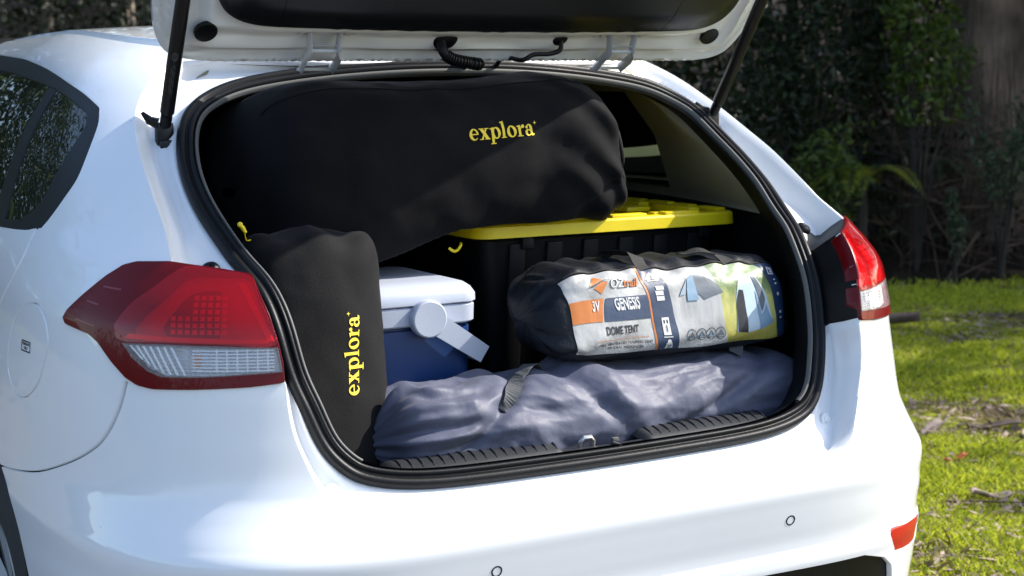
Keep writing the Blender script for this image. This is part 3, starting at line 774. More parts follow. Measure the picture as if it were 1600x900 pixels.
def tsurf(x, t):
    def g(x_, t_):
        q = densify(trim_poly, .012); p = np.stack([np.ravel(x_), np.ravel(t_)], 1); o_ = np.empty(len(p))
        for i in range(0, len(p), 2000): o_[i:i+2000] = np.sqrt(((p[i:i+2000][:, None]-q[None])**2).sum(2)).min(1)
        dd = o_.reshape(np.shape(x_)); return hplane(x_, t_, .038+.024*sstep(dd, -.02, .06))
    e = .003; P = g(x, t); n = np.cross(g(x+e, t)-g(x-e, t), g(x, t+e)-g(x, t-e)); n *= np.sign(n@hn)[..., None]
    return P, n/np.linalg.norm(n, axis=-1, keepdims=True)
glass_in = np.array([(-.42,.22),(.42,.22),(.44,.46),(-.44,.46)])
joint = [slit([(x, .10), (x*1.01, .16), (x*1.02, .225)], .0022) for x in (-.425, .375)]
tp = patch('trim_panel', [trim_poly], [glass_in]+joint, tsurf, .0125, M['trimgate'] if 'trimgate' in M else M['black'], gate, (1, 1), .02)
patch('rear_glass', [glass_in*1.03], [], lambda x, t: (hplane(x, t, np.full(np.shape(x), .01)), np.tile(hn, (len(x), 1))), .05, M['glass'], gate)
def hp(x, t, h): return hplane(np.array(float(x)), np.array(float(t)), np.array(float(h)))
# hinges: a bracket bolted to the gate, a swan arm pair and a base on the roof edge
for s in (-1, 1):
    mb = MB(); cx = s*.318-.005
    X = np.array([1.0, 0, 0])
    for k in (-1, 1):
        a = hp(cx+k*.0335, .083, .010); b_ = hp(cx+k*.0335, .062, .020); c_ = hp(cx+k*.026, .045, .034)
        ft_ = hp(cx+k*.046, .080, .0115)
        Rm = np.stack([X, hd, hn], 1)
        mb.box(ft_, (.017, .010, .002), .0012, Rm)                         # bolted foot
        mb.lathe(ft_+hn*.002, hn, [(0, .0075), (.006, .0072), (.0075, .005)], 6)
        pts = [hp(cx+k*.030, .086, .012), hp(cx+k*.0285, .070, .022), hp(cx+k*.0265, .050, .033)]
        mb.tube(pts, [.011, .0105, .011], 8, flat=.36, up=(1, 0, 0))
        top = pts[-1]; base = np.array([cx+k*.0300+.012, HY+.012, 1.350])
        mid = (top+base)/2+np.array([k*.004, -.012, .004])
        mb.tube(catmull([pts[1], pts[2], mid, base], 5), [.0098]*16, 8, flat=.36, up=(1, 0, 0))
    t1, t2 = hp(cx-.030, .050, .033), hp(cx+.030, .050, .033)
    mb.tube([t1, t2], .0042, 10); 
    b1, b2 = hp(cx-.027, .058, .028), hp(cx+.027, .058, .028); mb.tube([b1, b2], .008, 8, flat=.3)
    mb.box((cx+.012, HY+.014, 1.350), (.034, .010, .003), .001)
    mb.build('hinge', M['hinge'] if 'hinge' in M else M['gutter'], gate)
# rubber grommets
for x, t, r in ((-.545, .082, .0185), (.522, .082, .0185)):
    mb = MB(); p = hp(x, t, 0)+hn*(float(max(hrelief(np.array([x+dx_]), np.array([t+dt_]))[0] for dx_ in (-.015, 0, .015) for dt_ in (-.015, 0, .015)))-.003)
    mb.lathe(p, hn, [(-.004, r*1.12), (.002, r*1.12), (.0035, r), (.0025, r*.85), (.0015, r*.3)], 28); mb.build('grommet', M['rubber'], gate)
# wiring conduit and washer hose
mb = MB(); p = hp(-.075, .062, .008)
mb.lathe(p, hn, [(-.004, .030), (.003, .030), (.009, .020), (.012, .012)], 24)
path = catmull([hp(-.085, .060, .016), hp(-.083, .050, .034), hp(-.065, .040, .042), hp(-.030, .030, .040), hp(.0, .022, .036), np.array([.010, HY+.03, 1.368]), np.array([.012, HY+.05, 1.35])], 10)
mb.tube(path, np.full(len(path), .0095), 12)
for i in range(14, 42, 2): mb.tube(path[i:i+2], .0122, 12)
mb.build('wiring_conduit', M['rubber'], gate)
mb = MB(); p = hp(.175, .066, .008)
mb.lathe(p, hn, [(-.004, .021), (.003, .021), (.009, .013), (.012, .008)], 20)
path = catmull([hp(.175, .065, .018), hp(.172, .052, .030), hp(.150, .045, .033), hp(.115, .043, .033), hp(.093, .030, .034), np.array([.088, HY+.02, 1.372]), np.array([.086, HY+.05, 1.352])], 8)
mb.tube(path, np.full(len(path), .0046), 10); mb.build('washer_hose', M['rubber'], gate)

# gas struts
for s in (-1, 1):
    foot_p = np.array([s*.597, .520, 1.247]); top_p = hp(s*.612, .30, .030)
    if s < 0: top_p = hp(-.600, .30, .030)
    dirv = (top_p-foot_p)/np.linalg.norm(top_p-foot_p); L = np.linalg.norm(top_p-foot_p)
    mb = MB(); mb.tube([foot_p+dirv*.02, foot_p+dirv*.035, foot_p+dirv*.036, foot_p+dirv*L*.80, foot_p+dirv*(L*.80+.004)], [.0085, .0085, .0125, .0125, .009], 18)
    mb.tube([foot_p+dirv*L*.80, top_p], .0055, 12); st = mb.build('gas_strut', M['strut'], car)
    br = MB(); lat = np.array([s*.25, -.75, .3]); lat /= np.linalg.norm(lat)
    q = foot_p+np.array([0, 0, -.004])
    br.box(q+np.array([0, .004, -.014]), (.0155, .011, .030), .005); br.box(q+np.array([-s*.002, -.006, -.028]), (.015, .011, .013), .005)
    br.tube([q+np.array([-.012, .0, .014]), q+np.array([-.026, .004, .020]), q+np.array([-.038, .006, .034])], [.010, .008, .003], 8)
    br.lathe(q+np.array([0, -.014, -.027]), (0, -1, 0), [(0, .006), (.004, .006), (.005, .004)], 12)
    br.build('strut_socket', M['strut'], st)
    rb = MB(); rb.tube([foot_p+dirv*.008, foot_p+dirv*.030], [.010, .0105], 14); rb.build('ball_cup', M['black'], st)
    if s < 0:
        dc = MB(); c0 = foot_p+dirv*.155; vw = np.array(CAM_LOC)-c0; vw -= dirv*(vw@dirv); vw /= np.linalg.norm(vw); sd = np.cross(dirv, vw)
        t = np.linspace(0, 2*np.pi, 28)
        dc.tube([c0+vw*.0127+sd*.0042*math.cos(a)*1.0+dirv*.0075*math.sin(a)-vw*(.0127-math.sqrt(.0127**2-(.0042*math.cos(a))**2)) for a in t], .0005, 5)
        for k in range(3):
            dc.tube([c0+vw*.0128+dirv*(-.004+.004*k)-sd*.002, c0+vw*.0128+dirv*(-.004+.004*k)+sd*.002], .0005, 5)
        for col in range(3):
            for k in range(16):
                if (k*7+col*3) % 5 == 0: continue
                a = (col-1)*.22; o_ = vw*math.cos(a)*.0126+sd*math.sin(a)*.0126
                b0 = c0-dirv*(.018+.0036*k)
                dc.tube([b0+o_, b0-dirv*.0022+o_], .00045, 4)
        dc.build('strut_print', M['strutprint'] if 'strutprint' in M else M['lip'], st)

# ------------------------------------------------------------------ wheels
def make_wheel(x, y, s):
    c = np.array([x, y, .313]); ax = (s, 0, 0)
    w_ = empty('wheel', tuple(c)); attach(w_, car)
    w_.location = tuple(c); w_.matrix_parent_inverse = Matrix.Identity(4)
    mb = MB(); mb.lathe(c, ax, [(-.10, .21), (-.105, .25), (-.102, .285), (-.088, .307), (-.06, .313), (.06, .313), (.088, .307), (.102, .285), (.105, .25), (.10, .21), (-.10, .21)], 64, False)
    for k in (-.045, -.015, .015, .045): mb.lathe(c+np.array([k, 0, 0]), ax, [(-.010, .3130), (-.009, .3165), (.009, .3165), (.010, .3130)], 64, False)
    mb.build('tyre', M['tyre'], w_)
    mb = MB(); mb.lathe(c, ax, [(.060, .214), (.098, .2145), (.102, .208), (.094, .200), (.02, .193), (.0, .05), (.06, .045), (.068, .03)], 48, False)
    mb.lathe(c, ax, [(.05, .044), (.070, .040), (.074, .02)], 24)
    for k in range(10):
        a = k*math.pi/5; r0, r1 = .04, .205; dv = np.array([0, math.cos(a), math.sin(a)])
        mb.tube([c+np.array([s*.055, 0, 0])+dv*r0, c+np.array([s*.08, 0, 0])+dv*r1], [.020, .014], 6)
    mb.build('rim', M['rim'], w_)
    return w_
for x, y, s in ((-.775, WY, -1), (.775, WY, 1), (-.775, 3.42, -1), (.775, 3.42, 1)): make_wheel(x, y, s)
# dark wheel-house liners and underbody
for s in (-1, 1):
    for y in (WY, 3.42):
        t = np.linspace(math.radians(-20), math.radians(200), 30)
        V = []; 
        for xx in (.885, .60): V += [(s*xx, y+(WR-.006)*math.cos(a), WZ+(WR-.006)*math.sin(a)) for a in t]
        V = np.array(V); mesh_obj('wheel_liner', V, grid_faces(2, 30), M['dark'], car)
mb = MB(); mb.box((0, 2.0, .24), (.70, 1.9, .03)); mb.build('underbody', M['dark'], car)

# fuel flap sticker: small bordered label
def side_decal(u0, v0, w, h):
    p = body0(np.array(u0), np.array(v0)); n_ = bnorm(np.array(u0), np.array(v0)); up = np.array([0, 0, 1.0]); up -= n_*(up@n_); up /= np.linalg.norm(up)
    return p+n_*.0012, np.cross(up, n_), up, n_
p, rx, ry, nn_ = side_decal(-.643, .889, 0, 0)
mb = MB(); bw, bh, th = .0205, .0085, .0011
for (a, b_, c_, d_) in ((0, bh, bw, th), (0, -bh, bw, th), (bw, 0, th, bh), (-bw, 0, th, bh)):
    q = p+rx*a+ry*b_; mb.add([q-rx*c_-ry*d_, q+rx*c_-ry*d_, q+rx*c_+ry*d_, q-rx*c_+ry*d_], [(0, 1, 2, 3)])
mb.build('sticker_border', M['printblack'], fl)

def text_mesh(body_, size, bold=0.0, shear=0.0, spacing=1.0):
    cu = bpy.data.curves.new('lettering', 'FONT'); cu.body = body_; cu.size = size; cu.offset = bold; cu.shear = shear; cu.space_character = spacing
    cu.align_x = 'CENTER'; cu.align_y = 'CENTER'; cu.resolution_u = 3
    ob = bpy.data.objects.new('lettering', cu); COL.objects.link(ob)
    dg = bpy.context.evaluated_depsgraph_get(); me = ob.evaluated_get(dg).to_mesh()
    V = np.array([tuple(v.co) for v in me.vertices]).reshape(-1, 3); Fx = [tuple(q.vertices) for q in me.polygons]
    ob.evaluated_get(dg).to_mesh_clear(); bpy.data.objects.remove(ob); bpy.data.curves.remove(cu)
    return V, Fx
mb = MB()
for txt, dy in (('PREMIUM 95', .0035), ('ONLY', -.0035)):
    V, Fx = text_mesh(txt, .0068, .0002); mb.add(p+V[:, :1]*rx+(V[:, 1:2]+dy)*ry, Fx)
mb.build('sticker_lettering', M['printblack'], fl, smooth=False)

# ------------------------------------------------------------------ cargo
M['canvas'] = weave_mat('black_canvas', (.0048, .0047, .0058), .75, 900, .35, sheen=.03, spec=.08)
M['canvas2'] = weave_mat('black_canvas_small', (.0068, .0066, .0072), .75, 900, .4, sheen=.05, spec=.1)
M['nylon'] = pmat('grey_nylon', (.082, .088, .130), .56, spec=.34, sheen=.05, bump=.22, bscale=60, detail=6, bdist=.005, var=.08, vscale=5)
M['blacknylon'] = pmat('black_nylon', (.007, .009, .014), .55, spec=.25, bump=.6, bscale=40, detail=6, bdist=.005)
M['yellowprint'] = pmat('yellow_print', (.80, .58, .015), .55)
M['yellow'] = pmat('yellow_plastic', (.78, .60, .006), .38, var=.05, vscale=20, bump=.08, bscale=200)
M['tub'] = pmat('black_tub_plastic', (.0045, .0048, .0055), .5, spec=.2, bump=.2, bscale=700, bdist=.0005)
M['coolwhite'] = pmat('cooler_white_plastic', (.42, .45, .53), .35, bump=.1, bscale=300, var=.02)
M['coolblue'] = pmat('cooler_blue_plastic', (.010, .038, .135), .38, bump=.1, bscale=300)
M['webbing'] = pmat('grey_webbing', (.055, .060, .068), .8, bump=.9, bscale=500, bdist=.001)
M['blackweb'] = pmat('black_webbing', (.005, .005, .0055), .8, bump=.9, bscale=500, bdist=.001)

def se(t, p):
    c = np.cos(t); s = np.sin(t)
    return np.sign(c)*np.abs(c)**(2/p), np.sign(s)*np.abs(s)**(2/p)

def num_surf(f, off=0.0):
    def g(a, b):
        e = 1e-3
        P = f(a, b); n = np.cross(f(a+e, b)-f(a-e, b), f(a, b+e)-f(a, b-e))
        n /= np.maximum(np.linalg.norm(n, axis=-1, keepdims=True), 1e-12)
        return P+n*off, n
    return g

def bag_mesh(name, f, na, nb, mat, parent):
    """closed cloth surface: a in 0..1 along the bag, b angle around"""
    a = np.linspace(0, 1, na); b = np.linspace(0, 2*np.pi, nb, endpoint=False)
    Ag, Bg = np.meshgrid(a, b, indexing='ij'); P = f(Ag, Bg).reshape(-1, 3)
    o = mesh_obj(name, P, grid_faces(na, nb, True), mat, parent); return fix_normals(o)

# ---- lettering drawn as outlines: solid strokes (outer, holes)
def ell(cx, cy, rx, ry, rot=0, a0=0, a1=360, n=28):
    t = np.radians(np.linspace(a0, a1, n, endpoint=(a1-a0) % 360 != 0)); r = math.radians(rot)
    x, y = rx*np.cos(t), ry*np.sin(t); return [(cx+xx*math.cos(r)-yy*math.sin(r), cy+xx*math.sin(r)+yy*math.cos(r)) for xx, yy in zip(x, y)]
def rect(x0, y0, x1, y1): return [(x0, y0), (x1, y0), (x1, y1), (x0, y1)]
def glyphs():
    G = {}
    e_out = ell(.46, .5, .46, .52, 0, 8, 318, 34); e_in = ell(.52, .5, .235, .41, 8, 2, 312, 30)
    G['e'] = ([e_out+e_in[::-1], rect(.22, .47, .905, .57)], [], .98)
    G['x'] = ([[(.02, 1), (.36, 1), (.98, 0), (.62, 0)], [(.66, 1), (.82, 1), (.26, 0), (.10, 0)], rect(-.04, .93, .46, 1), rect(.54, .93, .96, 1), rect(-.04, 0, .38, .07), rect(.5, 0, 1.04, .07)], [], 1.04)
    G['p'] = ([rect(.12, -.42, .38, .98), rect(-.02, -.46, .56, -.38), [(-.02, .86), (-.02, .93), (.38, 1.02), (.38, .86)], ell(.62, .5, .46, .52)], [ell(.60, .5, .20, .41, 8)], 1.12)
    G['l'] = ([rect(.12, 0, .38, 1.42), rect(-.02, 0, .52, .08), [(-.02, 1.32), (-.02, 1.39), (.38, 1.48), (.38, 1.32)]], [], .56)
    G['o'] = ([ell(.5, .5, .5, .52)], [ell(.5, .5, .205, .41, 12)], 1.04)
    G['r'] = ([rect(.12, 0, .38, .98), rect(-.02, 0, .56, .08), [(-.02, .86), (-.02, .93), (.38, 1.02), (.38, .86)], [(.34, .60), (.44, .86), (.60, 1.03), (.74, 1.03), (.74, .86), (.58, .86), (.44, .66)], ell(.66, .88, .15, .155)], [], .82)
    G['a'] = ([rect(.50, .08, .76, .75), ell(.30, .28, .34, .30), ell(.44, .70, .32, .33, 0, 0, 180, 20), ell(.19, .76, .13, .13), [(.50, .16), (.62, -.02), (.86, .0), (.94, .10), (.92, .16), (.76, .14)]], [ell(.36, .27, .155, .19, 10), [(.27, .62), (.50, .60), (.50, .78), (.44, .92), (.32, .90), (.30, .76)]], .96)
    st = []
    for k in range(8):
        r = .20 if k % 2 == 0 else .062; st.append((.13+r*math.cos(k*math.pi/4), 1.10+r*math.sin(k*math.pi/4)))
    G['*'] = ([st], [], .3)
    return G
GL = glyphs()
def word(txt, height):
    """lettering triangles around the origin; height = x-height"""
    x = 0; Vs = []; Ts = []; n = 0
    for ch in txt:
        outs, holes, adv = GL[ch]
        o_ = [np.array(q, float)+np.array([x, 0]) for q in outs]; h_ = [np.array(q, float)+np.array([x, 0]) for q in holes]
        V, T = cdt_fill(o_, h_, .12, grid=False)
        Vs.append(V); Ts.append(T+n); n += len(V); x += adv+.045
    V = np.vstack(Vs)*height; V[:, 0] -= x*height/2
    return V, np.vstack(Ts)

# ---- big black duffel lying on the tub
def big_bag(a, b):
    x = -.475+.800*a
    cap = np.clip(1-np.abs(2*a-1)**11.0, 1e-4, 1)**(1/3.0)
    cy, cz = .545+.0*a, 1.188-.060*(1-a)**1.4+.004*np.sin(a*9)
    hy = .195*cap*(1+.02*np.sin(a*7)); hz = (.150+.040*(1-a)**1.5)*cap*(1-.03*np.exp(-((a-.95)/.06)**2))
    c, s = se(b, 3.0)
    Y = cy+hy*c; Z = cz+hz*s; X = x+.020*np.cos(b)*(a-.5)+.30*(1.19-Z)*np.clip((a-.6)/.4, 0, 1)-.018*np.clip((a-.6)/.4, 0, 1)
    low = np.clip(-s, 0, 1)
    Z = np.maximum(Z, np.where(X > -.09, 1.0545+.0*X, 1.0545-(-.09-X)*.36)+.004*low)      # rests on lid, sags to the left
    P = np.stack([X, Y, Z], -1)
    wr = .007*fbm(X*6, Y*9+Z*6, Z*8, 3, 3)+.0045*worley(X*7+Z*3, Z*11-X*3, 4)
    edge = np.clip((a-.55)/.45, 0, 1)
    f1 = .010*edge**1.5*np.sin(26*(Z-1.05)+9*(1-a)*3+3*vnoise(X*5, Z*7, 0, 9))*np.exp(-((Z-1.14)/.10)**2)
    crease = -.020*np.exp(-(((Z-1.10-.55*(X-.22))/.018)**2))*np.clip((a-.80)/.12, 0, 1)
    dgl = (Z-1.055)-.9*(.335-X)
    f1 = f1+np.clip((a-.72)/.2, 0, 1)*(.008*np.sin(62*dgl+2*vnoise(X*9, Z*9, 0, 5))*np.exp(-((Z-1.15)/.11)**2)+.010*np.exp(-((dgl-.10)/.02)**2))
    n = np.stack([np.zeros_like(X), c, s], -1); n /= np.maximum(np.linalg.norm(n, axis=-1, keepdims=True), 1e-6)
    return P+n*((wr+f1+crease)*cap)[..., None]
bb = tag(empty('duffel_bag', (-.1, .5, 1.05)), 'large black canvas duffel bag with yellow lettering lying across the top of the load', 'bag')
bag_mesh('bag_body', big_bag, 190, 150, M['canvas'], bb)
V, T = word('explora*', .0206)
# place on the front: find (a, b) whose x, z match
def stick_front(f, x, z, a0=.5, b0=math.pi, it=25):
    a = np.full(len(x), a0); b = np.full(len(x), b0)
    for _ in range(it):
        P = f(a, b); e = 1e-3; Pa = (f(a+e, b)-P)/e; Pb = (f(a, b+e)-P)/e
        rx_, rz_ = x-P[:, 0], z-P[:, 2]; det = Pa[:, 0]*Pb[:, 2]-Pb[:, 0]*Pa[:, 2]; det = np.where(np.abs(det) < 1e-6, 1e-6, det)
        da = (rx_*Pb[:, 2]-Pb[:, 0]*rz_)/det; db = (Pa[:, 0]*rz_-Pa[:, 2]*rx_)/det
        a = a+np.clip(da, -.1, .1); b = b+np.clip(db, -.25, .25)
    return a, b
def outward(f, a, b, toward):
    P, n = num_surf(f)(a, b); s = np.sign(((toward-P)*n).sum(-1)); return P, n*s[..., None]
cx, cz, rot = -.004, 1.229, math.radians(3)
X = cx+V[:, 0]*math.cos(rot)-V[:, 1]*math.sin(rot); Z = cz-.008+V[:, 0]*math.sin(rot)+V[:, 1]*math.cos(rot)
a, b = stick_front(big_bag, X, Z, .6, math.pi*.92)
P, N = outward(big_bag, a, b, np.array([-.5, -2, 1.3])); mesh_obj('printed_lettering', P+N*.0012, T, M['yellowprint'], bb, smooth=False)
a_ = np.linspace(.03, .97, 120); bs = np.full(120, math.pi*.5+.55)
P, N = outward(big_bag, a_, bs, np.array([0, -2, 2])); mb = MB(); mb.tube(P+N*.001, .0016, 6); mb.build('seam', M['canvas'], bb)
mb = MB(); Pc, _ = num_surf(big_bag)(np.full(30, .985), np.linspace(math.pi*.8, math.pi*1.4, 30)); mb.tube(Pc+np.array([.004, -.004, 0]), .004, 8); mb.build('end_cord', M['blackweb'], bb)

# ---- small black duffel standing on end
def small_bag(a, b):
    z = .628+.442*a
    cap = np.clip(1-np.abs(2*a-1)**14, 1e-4, 1)**(1/3.2)
    c, s = se(b, 2.45)
    hx = .122*cap*(1+.03*np.sin(a*5)); hy = .092*cap
    cx_ = -.448+.055*a+.003*np.sin(a*4); cy_ = .222+.150*a
    X = cx_+hx*c; Y = cy_+hy*s; Z = z+0*b
    Z = Z+np.clip((a-.85)/.15, 0, 1)*(.006*np.sin(X*60)+.007*vnoise(X*22, Y*22, 0, 4)-.006*np.clip((-.44-X)/.12, 0, 1))
    dsp = .0035*fbm(X*9, Y*9, Z*7, 21, 3)+.003*worley(X*14+Z*3, Z*9, 6)+.004*np.clip((a-.78)/.22, 0, 1)*np.sin(46*X+14*Z+2*vnoise(X*9, Z*9, 0, 2))+.003*np.clip((.2-a)/.2, 0, 1)*np.sin(52*X)
    n = np.stack([c, s, np.zeros_like(c)], -1)
    return np.stack([X, Y, Z], -1)+n*(dsp*cap)[..., None]
sb = tag(empty('duffel_bag', (-.46, .2, .63)), 'smaller black canvas duffel bag standing upright beside the cooler, lettering turned sideways', 'bag')
bag_mesh('bag_body', small_bag, 150, 130, M['canvas2'], sb)
V, T = word('explora*', .0190)
Z = .871+V[:, 0]; X = -.374+.17*(Z-.88)-V[:, 1]*1.0+.008
P_ = []
def stick_small(X, Z):
    a = np.clip((Z-.628)/.442, .02, .98); b = np.full(len(X), -math.pi/2)
    for _ in range(30):
        P = small_bag(a, b); e = 1e-3; Pb = (small_bag(a, b+e)-P)/e; Pa = (small_bag(a+e, b)-P)/e
        b = b+np.clip((X-P[:, 0])/np.where(np.abs(Pb[:, 0]) < 1e-4, 1e-4, Pb[:, 0]), -.1, .1); a = a+np.clip((Z-P[:, 2])/Pa[:, 2], -.05, .05)
    return a, b
a, b = stick_small(X, Z); P, N = outward(small_bag, a, b, np.array([-.5, -3, .9])); mesh_obj('printed_lettering', P+N*.0012, T, M['yellowprint'], sb, smooth=False)
# ---- cooler box
ck = tag(empty('cooler_box', (-.21, .44, .62)), 'blue and white plastic cooler box with a folded carry handle', 'cooler')
def rbox(x0, x1, y0, y1, zs, r, seg=7):
    """rounded-plan box through (z, inset) levels"""
    mb = MB(); V = []
    for z, ins, rr in zs:
        for (cx_, cy_, a0) in ((x1-ins-rr, y1-ins-rr, 0), (x0+ins+rr, y1-ins-rr, 90), (x0+ins+rr, y0+ins+rr, 180), (x1-ins-rr, y0+ins+rr, 270)):
            for t in np.linspace(0, 90, seg): V.append((cx_+rr*math.cos(math.radians(a0+t)), cy_+rr*math.sin(math.radians(a0+t)), z))
    k = seg*4; n = len(zs)
    f = [(i*k+j, i*k+(j+1) % k, (i+1)*k+(j+1) % k, (i+1)*k+j) for i in range(n-1) for j in range(k)]
    f += [tuple(range(k-1, -1, -1)), tuple((n-1)*k+j for j in range(k))]
    return mb.add(V, f)
rbox(-.330, -.098, .292, .60, [(.625, .016, .02), (.635, .010, .028), (.870, .004, .03), (.884, .004, .03), (.885, .010, .03), (.897, .010, .03)], 0).build('cooler_body', M['coolblue'], ck)
rbox(-.335, -.094, .287, .605, [(.892, .004, .03), (.895, .001, .032), (.924, .0, .033), (.927, .003, .033)], 0).build('cooler_rim', M['coolwhite'], ck)
rbox(-.337, -.092, .285, .607, [(.9285, .004, .03), (.931, .0, .033), (.944, .0, .034), (.955, .006, .034), (.963, .016, .034), (.967, .032, .03), (.968, .06, .02)], 0).build('cooler_lid', M['coolwhite'], ck)
mb = MB(); pv = np.array([-.203, .288, .906])
mb.lathe(pv, (0, -1, 0), [(0, .0345), (.012, .0345), (.016, .0335), (.018, .031), (.0175, .012)], 40)
arm = np.array([.078, 0, -.052]); al = np.linalg.norm(arm); ad = arm/al; ap = np.array([-ad[2], 0, ad[0]])
V = []; 
for t, wd, th in ((-.2, .018, .0), (.0, .020, 0), (.35, .0195, 0), (.8, .0185, 0), (1.12, .0175, 0), (1.42, .0165, 0)):
    c_ = pv+arm*t+np.array([0, -.009, 0])
    for s1, s2 in ((-1, -1), (1, -1), (1, 1), (-1, 1)): V.append(c_+ap*wd*s1+np.array([0, s2*.0055, 0]))
Vf = [(i*4+j, i*4+(j+1) % 4, (i+1)*4+(j+1) % 4, (i+1)*4+j) for i in range(5) for j in range(4)]+[(3, 2, 1, 0), (20, 21, 22, 23)]
mb.add(V, Vf)
end = pv+arm*1.36; mb.box(end+np.array([0, .155, 0]), (.006, .165, .0165), .003, np.stack([ad, [0, 1, 0], ap], 1))
mb.build('carry_handle', M['coolwhite'], ck)

# ---- black storage tub with yellow lid
tb = tag(empty('storage_tub', (.26, .63, .62)), 'black storage tub with a bright yellow lid behind the tent bag', 'storage tub')
TX0, TX1, TY0, TY1 = -.022, .603, .425, .845
rbox(TX0+.03, TX1-.03, TY0+.03, TY1-.03, [(.625, .05, .03), (.64, .045, .035), (1.0, .002, .04), (1.015, .0, .04), (1.022, .004, .04)], 0).build('tub_body', M['tub'], tb)
for i, x in enumerate(np.linspace(TX0+.10, TX1-.10, 6)):
    mb = MB(); mb.box((x, TY0+.051, .84), (.018, .008, .17), .004, np.array([[1, 0, 0], [0, 1, -.115], [0, .115, 1]])); mb.build('tub_rib', M['tub'], tb)
for x in (TX0+.12, TX1-.08):
    mb = MB(); mb.box((x, TY0+.028, 1.010), (.013, .010, .012), .003); mb.build('tub_clip', M['tub'], tb)
lid = rbox(TX0, TX1, TY0, TY1, [(1.024, .003, .035), (1.0245, .0, .037), (1.046, .001, .037), (1.050, .005, .035), (1.0505, .03, .02), (1.040, .034, .02), (1.039, .06, .02)], 0).build('tub_lid', M['yellow'], tb)
pads = [(x, TY0+.022) for x in (.06, .195, .33, .46)] + [(TX1-.022, y) for y in (.50, .60, .70, .79)] + [(x, TY1-.022) for x in (.05, .20, .35, .49)]
for i, (x, y) in enumerate(pads):
    mb = MB()
    if y in (TY0+.022, TY1-.022): mb.box((x, y, 1.0525), (.042, .013, .004), .003)
    else: mb.box((x, y, 1.0525), (.013, .034, .004), .003)
    mb.build('raised_pad', M['yellow'], lid)
for i, (x, y, hx, hy, hz) in enumerate(((.530, .56, .014, .070, .007), (.530, .74, .014, .060, .007), (.44, .815, .06, .012, .008), (.40, .70, .075, .013, .006), (.46, .47, .055, .012, .006), (.335, .76, .012, .055, .007), (.568, .645, .010, .018, .008), (.47, .64, .03, .03, .005))):
    mb = MB(); mb.box((x, y, 1.043+hz), (hx, hy, hz), .003); mb.build('lid_rib', M['yellow'], lid)
mb = MB(); mb.tube(catmull([(-.068, .412, 1.022), (-.074, .400, 1.020), (-.082, .397, 1.012), (-.090, .398, 1.010), (-.098, .402, 1.016)], 4), .0027, 8)
tag(mb.build('hook', M['yellow']), 'small yellow hook under the big duffel above the cooler', 'hook')
mb = MB(); mb.tube([(-.537, .310, 1.090), (-.533, .309, 1.085), (-.528, .308, 1.076)], [.0035, .004, .003], 10)
mb.lathe((-.537, .310, 1.090), (-.3, -1, .2), [(0, .0045), (.004, .0045), (.005, .003)], 14)
mb.tube(catmull([(-.530, .309, 1.08), (-.52, .33, 1.062), (-.50, .36, 1.058), (-.47, .40, 1.058)], 6), .0012, 6)
tag(mb.build('toggle', M['yellow']), 'yellow cord toggle in the dark corner left of the big duffel', 'toggle')

# ---- grey nylon bag along the sill
def grey_bag(a, b):
    x = -.372+.955*a
    cap = np.clip(1-np.abs(2*a-1)**8, 1e-4, 1)**(1/2.4)
    neck = 1-.55*np.exp(-(a/.035)**2)
    c, s = se(b, 2.25)
    hy = .112*cap*neck*(1+.03*np.sin(a*6)); hz = (.092-.012*a+.012*np.exp(-((a-.42)/.12)**2)-.010*np.exp(-((a-.18)/.06)**2))*cap*(1-.45*np.exp(-(a/.03)**2))
    cy_ = .196+.022*a; cz_ = .722-.012*np.exp(-(a/.05)**2)
    X = x+0*b; Y = cy_+hy*c; Z = cz_+hz*s
    r = vnoise(X*7, b*.9, 0, 31)
    fold = .004*np.sin(10*a*3+2.4*np.sin(b)+3*r)*np.clip(1-np.abs(a-.35)/.35, 0, 1)
    dig = -.010*np.exp(-((X-.045+.9*(Z-.76))/.022)**2)*np.clip((Z-.70)/.05, 0, 1)
    dig2 = -.013*np.exp(-((X+.16-1.3*(Z-.76))/.020)**2)+.009*np.exp(-((X-.10+.9*(Z-.76))/.035)**2)-.012*np.exp(-((X-.36-2.2*(Z-.75))/.030)**2)
    gath = (.016*np.sin(11*b+2*vnoise(X*16, b*2, 0, 8))+.009*np.sin(19*b+1.0))*np.exp(-np.clip(a-.012, 0, 1)/.10)
    wx, wb = X+.03*vnoise(X*8, b*1.4, 0, 71), b+.25*vnoise(X*7, b*1.2, 3, 72)
    cr = .012*worley(wx*6.5+wb*.5, wb*1.5-wx*3, 12)+  .0048*worley(wx*15-wb*1.1, wb*3.2+wx*7, 14)+.0012*worley(wx*34+wb*2, wb*6.5-wx*16, 15)-.012
    big = .009*fbm(X*4.2, b*.9, .3, 17, 2)
    n = np.stack([np.zeros_like(c), c, s], -1)
    return np.stack([X, Y, Z], -1)+n*((fold+dig+dig2+gath+cr+big+.006)*cap*np.minimum(1, neck+.1))[..., None]
gb = tag(empty('carry_bag', (.1, .2, .63)), 'long crumpled grey nylon bag lying along the boot sill', 'bag')
bag_mesh('bag_body', grey_bag, 340, 220, M['nylon'], gb)
